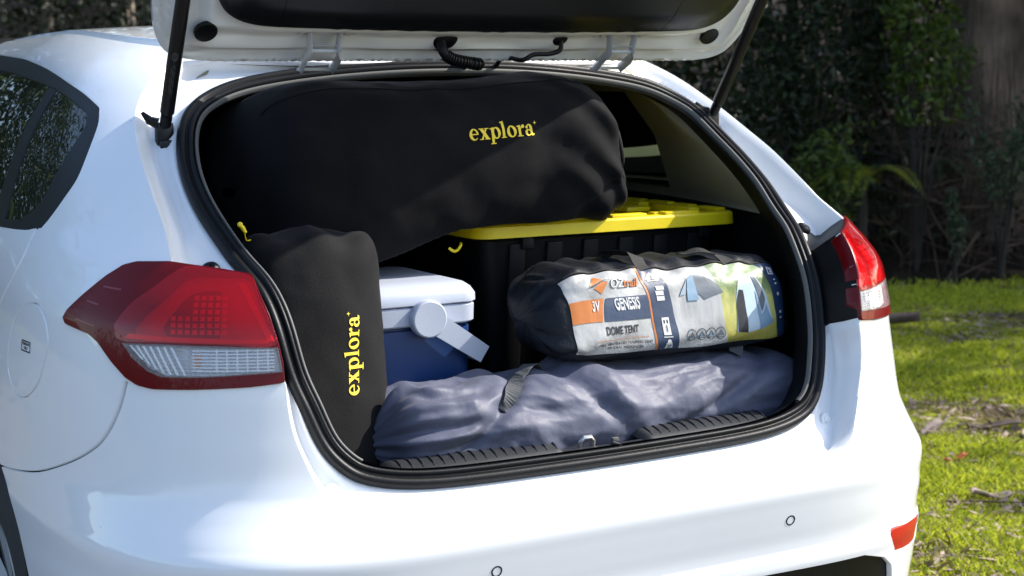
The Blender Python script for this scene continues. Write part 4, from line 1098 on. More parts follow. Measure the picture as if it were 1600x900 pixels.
def strap(f, pts, w, mat, name, parent, toward, off=.002):
    """flat webbing through (a, b, lift) points on a bag"""
    q = catmull(np.array(pts, float), 8); P, N = outward(f, q[:, 0], q[:, 1], toward); P = P+N*(q[:, 2:3]+off)
    t = np.gradient(P, axis=0); t /= np.linalg.norm(t, axis=1, keepdims=True); sd = np.cross(t, N); sd /= np.linalg.norm(sd, axis=1, keepdims=True)
    V = np.stack([P-sd*w/2, P+sd*w/2, P+sd*w/2+N*.0018, P-sd*w/2+N*.0018], 1); n = len(P)
    f_ = [(i*4+j, i*4+(j+1) % 4, (i+1)*4+(j+1) % 4, (i+1)*4+j) for i in range(n-1) for j in range(4)]+[(3, 2, 1, 0), tuple((n-1)*4+j for j in range(4))]
    o = mesh_obj(name, V.reshape(-1, 3), f_, mat, parent, smooth=False); return fix_normals(o)
TW = np.array([0, -1.5, 2.0])
strap(grey_bag, [(.232, math.pi*.83, .002), (.242, math.pi*.79, .004), (.270, math.pi*.71, .008), (.305, math.pi*.62, .009), (.36, math.pi*.50, .004)], .026, M['webbing'], 'carry_strap', gb, TW)
strap(grey_bag, [(.80, math.pi*.62, .004), (.82, math.pi*.56, .012), (.85, math.pi*.50, .006)], .026, M['webbing'], 'carry_strap', gb, TW)

# ---- tent in its printed bag
def tent_bag(a, b):
    x = -.040+.593*a
    cap = np.clip(1-np.abs(2*a-1)**9, 1e-4, 1)**(1/2.2)
    lf = np.exp(-(a/.09)**2)
    c, s = se(b, 3.5)
    hy = .098*cap; hz = (.087-.012*lf)*cap
    cy_ = .235+.028*a; cz_ = .906-.010*a-.010*lf
    X = x+.018*s*0-.012*s*(1-2*a)*0; Y = cy_+hy*c+.020*s; Z = cz_+hz*s
    wr = .0040*vnoise(X*8, b*1.3, 0, 41)+.0012*vnoise(X*17, b*2.2, 0, 42)*np.clip((s-.3)/.3, 0, 1)
    top = np.clip((s-.62)/.3, 0, 1)
    puck = .0035*top*np.sin(95*X+3*vnoise(X*9, b, 0, 3))
    endp = .010*np.exp(-a/.06)*np.sin(6*b+4*vnoise(a*20, b*2, 0, 6))+.008*np.exp(-(1-a)/.05)*np.sin(7*b)
    soft = .0016*np.sin(34*X+9*b)
    n = np.stack([np.zeros_like(c), c, s], -1)
    return np.stack([X, Y, Z], -1)+n*((wr+puck+endp+soft)*cap)[..., None]
tn = tag(empty('tent_bag', (.23, .24, .81)), 'black tent carry bag with a printed tent label, lying on the grey bag', 'tent bag')
bag_mesh('bag_body', tent_bag, 210, 130, M['blacknylon'], tn)
# label surface: s 0..1 left-right, t 0..1 bottom-top
LA0, LA1 = .082, .926
B_TOP, B_BOT = math.pi*.735, math.pi*1.235
def lab(s, t): return LA0+(LA1-LA0)*(s+.030*(1-t)*(1-s)), B_BOT+(B_TOP-B_BOT)*t
def lsurf(off):
    def g(s, t):
        a, b = lab(np.asarray(s, float), np.asarray(t, float)); P, n = outward(tent_bag, a, b, np.array([.2, -2.5, 1.2])); return P+n*off, n
    return g
ASP = 4.05     # label width over height
def label_mat():
    m, n, l, p = new_mat('printed_tent_label'); p.inputs['Roughness'].default_value = .42; p.inputs['Specular IOR Level'].default_value = .4
    uv = n.new('ShaderNodeUVMap'); sp = n.new('ShaderNodeSeparateXYZ'); l.new(uv.outputs[0], sp.inputs[0])
    def noise(scale, detail=4, st=(1, 1, 1)):
        mp = n.new('ShaderNodeMapping'); mp.inputs['Scale'].default_value = st; l.new(uv.outputs[0], mp.inputs[0])
        t = n.new('ShaderNodeTexNoise'); t.inputs['Scale'].default_value = scale; t.inputs['Detail'].default_value = detail; l.new(mp.outputs[0], t.inputs['Vector']); return t
    def ramp(pts):
        r = n.new('ShaderNodeValToRGB'); c = r.color_ramp
        while len(c.elements) < len(pts): c.elements.new(.5)
        for e_, (q, co) in zip(c.elements, pts): e_.position = q; e_.color = (*co, 1)
        return r
    # snapshot of a tent field: blurred trees above, dry grass below
    ph = ramp([(0, (.30, .27, .05)), (.25, (.42, .38, .09)), (.48, (.46, .44, .14)), (.56, (.16, .21, .07)), (.68, (.10, .15, .06)), (.85, (.30, .36, .22)), (1, (.22, .28, .16))])
    nz = noise(5, 6, (4, 1.2, 1)); ad = n.new('ShaderNodeMath'); ad.operation = 'MULTIPLY_ADD'; ad.inputs[1].default_value = .34; l.new(nz.outputs[0], ad.inputs[0])
    sb_ = n.new('ShaderNodeMath'); sb_.operation = 'SUBTRACT'; l.new(sp.outputs[1], sb_.inputs[0]); sb_.inputs[1].default_value = .17; l.new(sb_.outputs[0], ad.inputs[2]); l.new(ad.outputs[0], ph.inputs[0])
    # printed stone texture for the pale fields
    wn_ = noise(2.2, 7, (4, 1, 1)); wh = ramp([(.30, (.20, .20, .19)), (.44, (.35, .35, .345)), (.62, (.43, .43, .425)), (1, (.47, .47, .465))]); l.new(wn_.outputs[0], wh.inputs[0])
    mx_ = n.new('ShaderNodeMix'); mx_.data_type = 'RGBA'
    gt = n.new('ShaderNodeMath'); gt.operation = 'GREATER_THAN'; gt.inputs[1].default_value = .705
    cv = n.new('ShaderNodeMath'); cv.operation = 'MULTIPLY_ADD'; cv.inputs[1].default_value = .055; l.new(sp.outputs[1], cv.inputs[0]); l.new(sp.outputs[0], cv.inputs[2])
    l.new(cv.outputs[0], gt.inputs[0]); l.new(gt.outputs[0], mx_.inputs[0]); l.new(wh.outputs[0], mx_.inputs[6]); l.new(ph.outputs[0], mx_.inputs[7])
    l.new(mx_.outputs[2], p.inputs['Base Color'])
    b = n.new('ShaderNodeBump'); b.inputs['Strength'].default_value = .5; b.inputs['Distance'].default_value = .003
    bn = noise(7, 5, (4, 1, 1)); l.new(bn.outputs[0], b.inputs['Height']); l.new(b.outputs[0], p.inputs['Normal'])
    return m
lp = patch('printed_label', [[(0, 0), (1, 0), (1, 1), (0, 1)]], [], lsurf(.0012), .022, label_mat(), tn, (ASP, 1), 0, uvfun=lambda q: q)
PR = {k: pmat('print_'+k, c, .45, bump=.3, bscale=60, bdist=.002) for k, c in dict(navy=(.012, .030, .075), orange=(.46, .14, .02), black=(.012, .012, .018), white=(.56, .56, .55), slate=(.085, .105, .125), pale=(.42, .52, .60), blue=(.16, .26, .36), mid=(.24, .30, .36)).items()}
def decal(name, polys, mat, lvl, holes=()):
    return patch(name, polys, list(holes), lsurf(.0012+.0009*lvl), .03, PR[mat], lp, (ASP, 1))
def dtext(name, txt, s, t, size, mat, lvl, bold=.0, shear=0.0, sx=1.0, rot=0.0):
    V, Fx = text_mesh(txt, size, bold*size, shear)
    x, y = V[:, 0]*sx, V[:, 1]; c, d_ = math.cos(rot), math.sin(rot)
    P, N = lsurf(.0012+.0009*lvl)(s+(x*c-y*d_)/ASP, t+x*d_+y*c); return mesh_obj(name, P, Fx, PR[mat], lp, smooth=False)
# bands
decal('orange_edge', [[(.352, 0), (.360, 0), (.357, .35), (.345, .7), (.322, 1), (.312, 1), (.336, .7), (.349, .35)]], 'orange', 1)
decal('navy_band', [[(.362, 0), (.462, 0), (.458, .35), (.440, .7), (.410, 1), (.326, 1), (.348, .7), (.359, .35)]], 'navy', 1)
decal('navy_edge', [[(.962, 0), (1, 0), (1, 1), (.905, 1), (.94, .6)]], 'navy', 1)
decal('orange_band', [[(.0, .455), (.128, .455), (.148, .585), (.0, .585)]], 'orange', 1)
decal('navy_name_band', [[(.136, .455), (.345, .455), (.341, .585), (.156, .585)]], 'navy', 1)
dtext('lettering', '3V', .105, .52, .115, 'white', 2, .018, .15)
dtext('lettering', 'GENESIS', .243, .52, .122, 'white', 2, .022, 0, 1.0)
dtext('lettering', 'DOME TENT', .205, .380, .108, 'black', 1, .026, .1, .98)
decal('rule', [[(.085, .270), (.325, .270), (.325, .277), (.085, .277)]], 'orange', 1)
dtext('lettering', 'WELL VENTILATED TOURING TENT', .212, .200, .064, 'black', 1, .012, .2, .98)
dtext('lettering', 'OR IDEAL WEEKENDER', .212, .120, .064, 'black', 1, .012, .2, .98)
# maker's mark: two folded orange shapes and the name
decal('mark', [[(.095, .755), (.128, .90), (.158, .83), (.118, .765)], [(.112, .715), (.150, .80), (.178, .80), (.142, .64)]], 'orange', 1)
decal('mark_shadow', [[(.083, .728), (.112, .742), (.160, .815), (.188, .822), (.162, .828), (.110, .757)]], 'black', 2)
dtext('lettering', 'OZ', .215, .765, .175, 'black', 1, .036, .22, 1.0)
dtext('lettering', 'OZ', .2145, .767, .175, 'white', 2, .012, .22, 1.0)
dtext('lettering', 'trail', .276, .765, .175, 'black', 1, .030, .22, .92)
dtext('lettering', 'trail', .2758, .767, .175, 'orange', 2, .016, .22, .92)
# icons on the navy band
def circ(s, t, r, n=20): return [(s+r*math.cos(k)/ASP, t+r*math.sin(k)) for k in np.linspace(0, 2*math.pi, n, endpoint=False)]
def R4(s, t, w, h): return [(s-w/2/ASP, t-h/2), (s+w/2/ASP, t-h/2), (s+w/2/ASP, t+h/2), (s-w/2/ASP, t+h/2)]
decal('icon', [[(.350, .80), (.372, .90), (.382, .93), (.392, .90), (.412, .80)], R4(.384, .775, .20, .018)], 'white', 2)
dtext('lettering', '1', .384, .835, .085, 'navy', 3, .03)
decal('icon', [R4(.395, .655, .085, .05), R4(.413, .655, .06, .05), R4(.397, .595, .15, .05), R4(.399, .54, .15, .04)], 'white', 2)
decal('icon', [R4(.407, .365, .135, .17)], 'white', 2, [R4(.400, .42, .03, .03), R4(.414, .42, .03, .03)])
dtext('lettering', '1', .408, .350, .10, 'navy', 3, .03); decal('icon', [R4(.408, .255, .17, .012)], 'white', 2)
decal('icon', [[(.392, .05), (.430, .05), (.424, .17), (.398, .17)], circ(.411, .185, .038)], 'white', 2)
dtext('lettering', '3.8', .411, .115, .065, 'navy', 3, .03); dtext('lettering', 'KG', .411, .07, .04, 'navy', 3, .02)
# grey fly-sheet tent drawing
decal('tent_drawing', [[(.492, .545), (.535, .75), (.570, .83), (.610, .82), (.650, .72), (.690, .545), (.60, .50), (.560, .60), (.545, .62)]], 'slate', 1)
decal('tent_drawing', [[(.540, .76), (.572, .825), (.575, .50), (.525, .50)]], 'blue', 2)
decal('tent_drawing', [[(.492, .545), (.536, .745), (.522, .56)]], 'mid', 2)
for k, s in enumerate((.522, .570, .616, .662)):
    decal('icon_ring', [circ(s, .235, .100)], 'slate', 1, [circ(s, .235, .086)])
    decal('icon', [[(s-.017, .20), (s, .30), (s+.017, .20)], R4(s, .180, .13, .018)], 'slate', 2)
    if k in (1, 2): decal('icon', [[(s-.012, .20), (s-.002, .28), (s+.002, .20)]], 'blue', 3)
# blue dome tent in the snapshot
decal('tent_picture', [[(.742, .235), (.752, .50), (.772, .66), (.800, .74), (.835, .745), (.868, .70), (.900, .55), (.930, .33), (.900, .30), (.86, .255), (.80, .22)]], 'pale', 1)
decal('tent_picture', [[(.748, .24), (.752, .47), (.768, .56), (.788, .55), (.797, .40), (.795, .225)]], 'black', 2)
decal('tent_picture', [[(.838, .72), (.862, .70), (.885, .58), (.898, .48), (.872, .44)]], 'slate', 2)
decal('tent_picture', [[(.850, .55), (.870, .42), (.90, .47), (.930, .33), (.86, .25)]], 'blue', 2)
dtext('lettering', '2', .962, .82, .10, 'white', 3, .05)
decal('icon', [R4(.962, .82, .13, .14)], 'white', 2, [R4(.962, .82, .085, .10)])
for q in (.66, .60, .50, .42, .36): decal('icon', [R4(.972+.006*(.6-q), q, .045, .020)], 'white', 2)
# top seam, zip cover and grab handles of the tent bag
aa = np.linspace(.10, .93, 140); P, N = outward(tent_bag, aa, np.full(140, B_TOP-.06), TW)
mb = MB(); mb.tube(P+N*.001, .0022, 6); mb.build('stitched_seam', M['blackweb'], tn)
for k in range(0, 140, 3):
    pass
strap(tent_bag, [(.395, B_TOP+.02, .001), (.390, B_TOP-.14, .004), (.384, B_TOP-.32, .016), (.376, B_TOP-.55, .016), (.36, B_TOP-.85, .004)], .032, M['blackweb'], 'grab_handle', tn, TW)
strap(tent_bag, [(.735, B_TOP-.02, .001), (.728, B_TOP-.16, .003), (.71, B_TOP-.36, .008), (.66, B_TOP-.56, .008), (.60, B_TOP-.70, .003)], .030, M['blackweb'], 'grab_handle', tn, TW)

# ------------------------------------------------------------------ ground, grass, forest edge
fedge = pchip([-40, -20, -5, 2, 3.6, 4.6, 5.5, 6.6, 9, 14, 22, 60], [15, 13, 13.2, 12.0, 9.2, 6.5, 5.0, 4.6, 4.55, 2.9, 1.0, 0])
def into_forest(x, y): return (y-fedge(x))*.8
def ground_h(x, y):
    f = into_forest(x, y)
    h = 4.5*sstep(f, 2.5, 20)+.25*sstep(f, .4, 2.0)
    near = np.exp(-((x/2.2)**2+((y-1)/3.5)**2))
    return h+(.035*vnoise(x*.5, y*.5, 0, 51)+.02*vnoise(x*1.9, y*1.9, 0, 52)+.008*vnoise(x*6, y*6, 0, 53))*(1-near)
def ground_mat():
    m, n, l, p = new_mat('mossy_ground'); p.inputs['Roughness'].default_value = .95; p.inputs['Specular IOR Level'].default_value = .1
    tc = n.new('ShaderNodeTexCoord')
    def nz(s, d=8):
        t = n.new('ShaderNodeTexNoise'); t.inputs['Scale'].default_value = s; t.inputs['Detail'].default_value = d; l.new(tc.outputs['Object'], t.inputs['Vector']); return t
    r1 = n.new('ShaderNodeValToRGB'); c = r1.color_ramp; c.elements[0].position = .36; c.elements[0].color = (.085, .062, .042, 1); c.elements[1].position = .56; c.elements[1].color = (.17, .20, .018, 1)
    e_ = c.elements.new(.46); e_.color = (.14, .12, .035, 1); l.new(nz(1.6).outputs[0], r1.inputs[0])
    r2 = n.new('ShaderNodeValToRGB'); c = r2.color_ramp; c.elements[0].position = .35; c.elements[0].color = (.45, .42, .38, 1); c.elements[1].position = .65; c.elements[1].color = (1.25, 1.25, 1.2, 1); l.new(nz(34).outputs[0], r2.inputs[0])
    x = n.new('ShaderNodeMix'); x.data_type = 'RGBA'; x.blend_type = 'MULTIPLY'; x.inputs[0].default_value = 1; l.new(r1.outputs[0], x.inputs[6]); l.new(r2.outputs[0], x.inputs[7])
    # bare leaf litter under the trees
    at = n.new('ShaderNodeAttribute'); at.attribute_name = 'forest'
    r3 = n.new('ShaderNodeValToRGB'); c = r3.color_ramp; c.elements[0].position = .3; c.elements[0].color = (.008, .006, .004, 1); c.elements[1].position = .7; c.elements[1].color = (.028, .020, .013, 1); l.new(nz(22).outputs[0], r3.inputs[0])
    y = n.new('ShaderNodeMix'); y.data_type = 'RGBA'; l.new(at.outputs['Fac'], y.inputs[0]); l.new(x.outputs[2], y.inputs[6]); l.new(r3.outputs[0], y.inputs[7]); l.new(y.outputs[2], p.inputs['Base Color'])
    at2 = n.new('ShaderNodeAttribute'); at2.attribute_name = 'bounce_ground'
    r4 = n.new('ShaderNodeValToRGB'); c = r4.color_ramp; c.elements[0].position = .3; c.elements[0].color = (.085, .08, .07, 1); c.elements[1].position = .7; c.elements[1].color = (.20, .19, .17, 1); l.new(nz(40).outputs[0], r4.inputs[0])
    y2 = n.new('ShaderNodeMix'); y2.data_type = 'RGBA'; l.new(at2.outputs['Fac'], y2.inputs[0]); l.new(y.outputs[2], y2.inputs[6]); l.new(r4.outputs[0], y2.inputs[7]); l.new(y2.outputs[2], p.inputs['Base Color'])
    b = n.new('ShaderNodeBump'); b.inputs['Strength'].default_value = .9; b.inputs['Distance'].default_value = .02; l.new(nz(28).outputs[0], b.inputs['Height']); l.new(b.outputs[0], p.inputs['Normal'])
    return m
rr = np.concatenate([[0.02], np.linspace(.4, 14, 90), np.geomspace(14.5, 260, 40)]); th = np.linspace(0, 2*np.pi, 200, endpoint=False)
Rg, Tg = np.meshgrid(rr, th, indexing='ij'); gx, gy = Rg*np.cos(Tg)+1.5, Rg*np.sin(Tg)+1.5
gz = ground_h(gx, gy)
gr = mesh_obj('ground', np.stack([gx, gy, gz], -1).reshape(-1, 3), grid_faces(len(rr), len(th), True), ground_mat()); gr['kind'] = 'structure'
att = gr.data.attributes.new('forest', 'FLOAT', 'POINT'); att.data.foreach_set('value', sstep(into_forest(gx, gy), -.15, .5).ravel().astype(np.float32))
def bounce_ground_w(x, y): return 1-sstep(x+.25*vnoise(x*1.2, y*1.2, 0, 77)-.9*sstep(-y, .8, 3.0)*1.5, .75, 1.25)  # unseen bare ground, put in to bounce neutral light onto the car
att = gr.data.attributes.new('bounce_ground', 'FLOAT', 'POINT'); att.data.foreach_set('value', (bounce_ground_w(gx, gy)*(into_forest(gx, gy) < -2)).ravel().astype(np.float32))
fix_normals(gr)
if gr.data.polygons[500].normal.z < 0: gr.data.flip_normals()

def leaf_mat(name, c1, c2, rough=.5, trans=.25, spec=.4):
    m, n, l, p = new_mat(name)
    g = n.new('ShaderNodeNewGeometry'); r = n.new('ShaderNodeValToRGB'); c = r.color_ramp
    c.elements[0].color = (*c1, 1); c.elements[1].color = (*c2, 1); l.new(g.outputs['Random Per Island'], r.inputs[0])
    l.new(r.outputs[0], p.inputs['Base Color']); p.inputs['Roughness'].default_value = rough; p.inputs['Specular IOR Level'].default_value = spec
    t = n.new('ShaderNodeBsdfTranslucent'); l.new(r.outputs[0], t.inputs[0]); mx_ = n.new('ShaderNodeMixShader'); mx_.inputs[0].default_value = trans
    l.new(p.outputs[0], mx_.inputs[1]); l.new(t.outputs[0], mx_.inputs[2]); l.new(mx_.outputs[0], n['Material Output'].inputs[0])
    return m
M['grass'] = leaf_mat('moss_grass', (.17, .25, .012), (.66, .68, .06), .6, .45)
M['grassdry'] = leaf_mat('dry_grass', (.16, .12, .04), (.34, .28, .12), .7, .2)
M['litter'] = leaf_mat('leaf_litter', (.06, .038, .026), (.40, .31, .25), .75, .05)
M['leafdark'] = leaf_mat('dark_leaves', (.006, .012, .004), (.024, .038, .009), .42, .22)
M['leafmid'] = leaf_mat('green_leaves', (.015, .034, .006), (.075, .110, .015), .42, .3)
M['leafgrey'] = leaf_mat('grey_green_leaves', (.022, .038, .017), (.075, .10, .050), .5, .25)
M['leafsunlit'] = leaf_mat('sunlit_leaves', (.028, .055, .007), (.11, .15, .022), .42, .35)  # lighter copy of the green leaves, sunlight put into the colour
M['fern'] = leaf_mat('fern_leaves', (.10, .14, .012), (.30, .31, .03), .45, .35)
M['bark'] = pmat('gum_bark', (.135, .095, .070), .9, var=.65, vscale=3.0, bump=1.0, bscale=5, aniso=(6, 6, .7), bdist=.03, detail=8)
M['barkpale'] = pmat('pale_bark', (.24, .20, .16), .85, var=.4, vscale=3.0, bump=.8, bscale=5, aniso=(6, 6, .7), bdist=.02)
M['twig'] = pmat('dead_twigs', (.075, .046, .032), .9, var=.4, vscale=4)
M['stem'] = pmat('dark_stems', (.025, .020, .015), .9, var=.3)

def blades(name, x, y, h, w, lean, mat):
    n = len(x); z = ground_h(x, y); a = RNG.uniform(0, 2*np.pi, n); la = RNG.uniform(0, 2*np.pi, n)
    dx, dy = np.cos(a)*w/2, np.sin(a)*w/2; lx, ly = np.cos(la)*h*lean, np.sin(la)*h*lean
    V = np.stack([np.stack([x-dx, y-dy, z-.004], 1), np.stack([x+dx, y+dy, z-.004], 1), np.stack([x+lx*.4+dx*.7, y+ly*.4+dy*.7, z+h*.62], 1), np.stack([x+lx, y+ly, z+h], 1), np.stack([x+lx*.4-dx*.7, y+ly*.4-dy*.7, z+h*.62], 1)], 1)
    return mesh_obj(name, V.reshape(-1, 3), np.arange(n*5).reshape(n, 5), mat, smooth=False)
def sector(n, r0, r1, a0, a1):
    r = np.sqrt(RNG.uniform(r0**2, r1**2, n)) if r1/r0 < 2 else np.exp(RNG.uniform(np.log(r0), np.log(r1), n)); a = np.radians(RNG.uniform(a0, a1, n))
    return CAM_LOC[0]+r*np.sin(a), CAM_LOC[1]+r*np.cos(a)
x1, y1 = sector(200000, 3.4, 13, 33, 53)
x2 = RNG.uniform(-8, 10, 60000); y2 = RNG.uniform(-6, 12, 60000)
x = np.concatenate([x1, x2]); y = np.concatenate([y1, y2])
dens = fbm(x*1.3, y*1.3, 0, 61, 4)+.35*vnoise(x*6, y*6, 0, 66)
k = (dens > -.46+.5*RNG.uniform(-.6, .6, len(x))) & (into_forest(x, y) < .25+.3*RNG.uniform(-1, 1, len(x))) & (bounce_ground_w(x, y) < .5+.3*RNG.uniform(-1, 1, len(x))) & ~((np.abs(x) < .95) & (y > -.15) & (y < 4.3))
x, y, dens = x[k], y[k], dens[k]
h = RNG.uniform(.010, .030, len(x))*(1+.6*np.clip(dens, -.5, 1)); far = np.hypot(x-CAM_LOC[0], y-CAM_LOC[1])
g = blades('grass', x, y, h, RNG.uniform(.003, .007, len(x))*(1+far*.05), .9, M['grass']); tag(g, 'short bright green mossy grass beside the car', 'grass', kind='stuff')
x, y = sector(9000, 3.4, 12, 33, 53); k = into_forest(x, y) < .3; x, y = x[k], y[k]
g = blades('dry_grass', x, y, RNG.uniform(.02, .06, len(x)), RNG.uniform(.002, .004, len(x)), 1.2, M['grassdry']); tag(g, 'dry straw stalks scattered through the green grass', 'dry grass', kind='stuff')

def leaf_arrays(c, size, aspect=.42, up=None, droop=0.0, curl=.25):
    n = len(c); d_ = RNG.normal(size=(n, 3)); d_[:, 2] -= droop
    d_ /= np.linalg.norm(d_, axis=1, keepdims=True); q = RNG.normal(size=(n, 3))
    if up is not None: q = q*(1-up)+np.cross(d_, np.array([0, 0, 1.0])+.001)*up*1.5
    s = np.cross(d_, q); s /= np.maximum(np.linalg.norm(s, axis=1, keepdims=True), 1e-6); nrm_ = np.cross(s, d_)
    L = (np.broadcast_to(size, (n,))*RNG.uniform(.6, 1.3, n))[:, None]
    V = np.stack([c-d_*L*.5, c-d_*L*.08+s*L*aspect*.5+nrm_*L*curl*.3, c+d_*L*.5, c-d_*L*.08-s*L*aspect*.5+nrm_*L*curl*.3], 1)
    return V.reshape(-1, 3)
def leaf_obj(name, c, size, mat, parent=None, **k):
    V = leaf_arrays(np.asarray(c, float), size, **k); return mesh_obj(name, V, np.arange(len(V)).reshape(-1, 4), mat, parent, smooth=False)
# litter
x, y = sector(26000, 3.4, 13, 33, 53); k = (into_forest(x, y) < .6) & (fbm(x*1.3, y*1.3, 0, 61, 4)+.35*vnoise(x*6, y*6, 0, 66) < RNG.uniform(-.6, .55, len(x))); x, y = x[k], y[k]
V = leaf_arrays(np.stack([x, y, ground_h(x, y)+RNG.uniform(.004, .022, len(x))], 1), RNG.gamma(2.2, .013, len(x))+.008, aspect=.35)
cz_ = np.repeat(V.reshape(-1, 4, 3)[:, :, 2].mean(1), 4); V[:, 2] = cz_+(V[:, 2]-cz_)*.3
lt = mesh_obj('leaf_litter', V, np.arange(len(V)).reshape(-1, 4), M['litter'], smooth=False); tag(lt, 'fallen brown leaves and bark flakes lying in the grass', 'leaf litter', kind='stuff')

def bark_piece(name, x, y, L, w, ang, mat, label, cat, curl=.3, lift=.018):
    n, m_ = 14, 7; t = np.linspace(-.5, .5, n); s = np.linspace(-1, 1, m_); T_, S_ = np.meshgrid(t, s, indexing='ij')
    wid = w*(1-.55*np.abs(2*T_)**3)*(1+.2*vnoise(T_*6, S_*2, x, 5))/2
    px = T_*L; py = S_*wid+.08*L*np.sin(T_*2.5+x); pz = lift+curl*w*(S_**2)*.5+.012*np.sin(T_*5+y*3)
    ca, sa = math.cos(ang), math.sin(ang); X = x+px*ca-py*sa; Y = y+px*sa+py*ca
    P = np.stack([X, Y, ground_h(X, Y)+pz], -1).reshape(-1, 3); nn_ = len(P)
    Q = P-np.array([0, 0, .006]); f = grid_faces(n, m_); allf = np.vstack([f, f[:, ::-1]+nn_])
    rim = [i*m_ for i in range(n)]+[(n-1)*m_+j for j in range(1, m_)]+[i*m_+m_-1 for i in range(n-2, -1, -1)]+[j for j in range(m_-2, 0, -1)]
    r = np.array(rim); allf = np.vstack([allf, np.stack([r, np.roll(r, -1), np.roll(r, -1)+nn_, r+nn_], 1)])
    o = fix_normals(mesh_obj(name, np.vstack([P, Q]), allf, mat)); return tag(o, label, cat)
M['barkflake'] = pmat('dry_bark_flake', (.26, .20, .17), .85, var=.35, vscale=30, bump=.6, bscale=80)
M['barkdark'] = pmat('dark_bark_flake', (.075, .052, .042), .9, var=.35, vscale=30, bump=.6, bscale=80)
M['leaforange'] = pmat('orange_leaf', (.42, .10, .02), .6, var=.2, vscale=40)
bark_piece('bark_strip', 2.80, 2.07, .17, .055, .5, M['barkflake'], 'curled pale grey bark strip on the grass nearest the bumper corner', 'bark strip', .6)
bark_piece('bark_strip', 3.02, 1.98, .20, .06, -.6, M['barkdark'], 'wide dark bark strip lying in the grass behind the pale curled one', 'bark strip', .2)
bark_piece('fallen_leaf', 2.53, 1.69, .10, .028, .1, M['leaforange'], 'single orange brown fallen leaf on the grass', 'leaf', .5)
bark_piece('bark_strip', 4.30, 3.95, .34, .09, -.65, M['barkdark'], 'dark log-like bark slab on the grass near the forest edge beside the tail lamp', 'bark strip', .9, .04)
bark_piece('bark_strip', 2.86, 1.62, .26, .07, .35, M['barkflake'], 'flat brownish bark flake in the grass right of the orange leaf', 'bark strip', .2)
bark_piece('bark_strip', 2.28, 1.28, .14, .05, -.2, M['barkflake'], 'small pale bark chip beside the red bumper reflector', 'bark strip', .5)
def stick(pts, r, label):
    P = catmull([(a, b_, float(ground_h(np.array(a), np.array(b_)))+c_) for a, b_, c_ in pts], 6); mb = MB(); mb.tube(P, np.linspace(r, r*.4, len(P)), 7)
    return tag(mb.build('stick', M['twig']), label, 'stick')
stick([(2.10, 1.30, .015), (2.18, 1.255, .018), (2.27, 1.20, .016), (2.34, 1.17, .012)], .005, 'thin dark curved twig lying across the grass by the bumper')

# ---- trees and shrubs
def trunk_mesh(x, y, r0, r1, h, mat, parent, lean=(0, 0), seed=1, name='trunk', flare=.35):
    n, m_ = 60, 36; t = np.linspace(0, 1, n); a = np.linspace(0, 2*np.pi, m_, endpoint=False); T_, A_ = np.meshgrid(t, a, indexing='ij')
    R_ = (r0+(r1-r0)*T_)*(1+flare*np.exp(-T_*h/.5))*(1+.07*vnoise(np.cos(A_)*2, np.sin(A_)*2, T_*h*.5, seed)+.05*vnoise(np.cos(A_)*6, np.sin(A_)*6, T_*h*.6, seed+3)+.03*vnoise(np.cos(A_)*14, np.sin(A_)*14, T_*h*1.5, seed+5))
    z0 = float(ground_h(np.array(x), np.array(y)))-.1
    P = np.stack([x+lean[0]*T_*h+R_*np.cos(A_), y+lean[1]*T_*h+R_*np.sin(A_), z0+T_*h], -1)
    return fix_normals(mesh_obj(name, P.reshape(-1, 3), grid_faces(n, m_, True), mat, parent))
def at_px(px, py, dist):
    d_ = _fw*CAM_F+_rr*(px-800)-_uu*(py-450); d_.normalize(); return np.array(CAM_LOC)+np.array(d_)*dist
def crown_pts(x, y, z0, z1, rad, n, seed):
    k_ = 40; cs = np.stack([x+RNG.normal(0, rad*.5, k_), y+RNG.normal(0, rad*.5, k_), RNG.uniform(z0, z1, k_)], 1)
    i = RNG.integers(0, k_, n); return cs[i]+RNG.normal(0, 1, (n, 3))*np.array([.55, .55, .40])*rad*.38
def tree(px, dist, r0, h, mat, label, crown=True, lean=(0, 0), seed=1, nleaf=3500, cz0=3.2):
    b_ = at_px(px, 130, dist); t = tag(empty('gum_tree', (b_[0], b_[1], float(ground_h(np.array(b_[0]), np.array(b_[1]))))), label, 'tree')
    trunk_mesh(b_[0], b_[1], r0, r0*.6, h, mat, t, lean, seed)
    if crown:
        mb = MB()
        for k_ in range(7):
            a_ = RNG.uniform(0, 6.28); z_ = RNG.uniform(cz0, h*.95); e_ = np.array([math.cos(a_), math.sin(a_), .5])*RNG.uniform(1.2, 2.6); p_ = np.array([b_[0]+lean[0]*z_, b_[1]+lean[1]*z_, z_])
            mb.tube([p_, p_+e_*.5+np.array([0, 0, .1]), p_+e_], [r0*.25, r0*.16, r0*.05], 7)
        mb.build('limb', mat, t); leaf_obj('crown', crown_pts(b_[0], b_[1], cz0, h+1, 2.6, nleaf, seed), .22, M['leafmid'], t, droop=.6, aspect=.3)
    return t
tree(1538, 12.4, .34, 10, M['bark'], 'massive gum tree trunk at the right edge of the forest', seed=4, lean=(-.004, 0))
tree(1640, 13.6, .30, 10, M['barkpale'], 'paler sunlit trunk just right of the massive gum', seed=9, lean=(.0, 0))
tree(1232, 12.6, .055, 6, M['stem'], 'slim dark sapling trunk behind the far gas strut', seed=12, nleaf=1800, cz0=2.6, lean=(.015, 0))
tree(1415, 14.5, .07, 7, M['stem'], 'thin dark trunk standing deep in the shade', seed=15, nleaf=1800, cz0=2.8)
tree(78, 17.5, .075, 10, M['barkpale'], 'slender brown trunk above the left end of the car roof', seed=19, cz0=3.6)
tree(204, 19.0, .085, 10, M['barkpale'], 'slender pale trunk just left of the raised tailgate', seed=22, cz0=3.6)

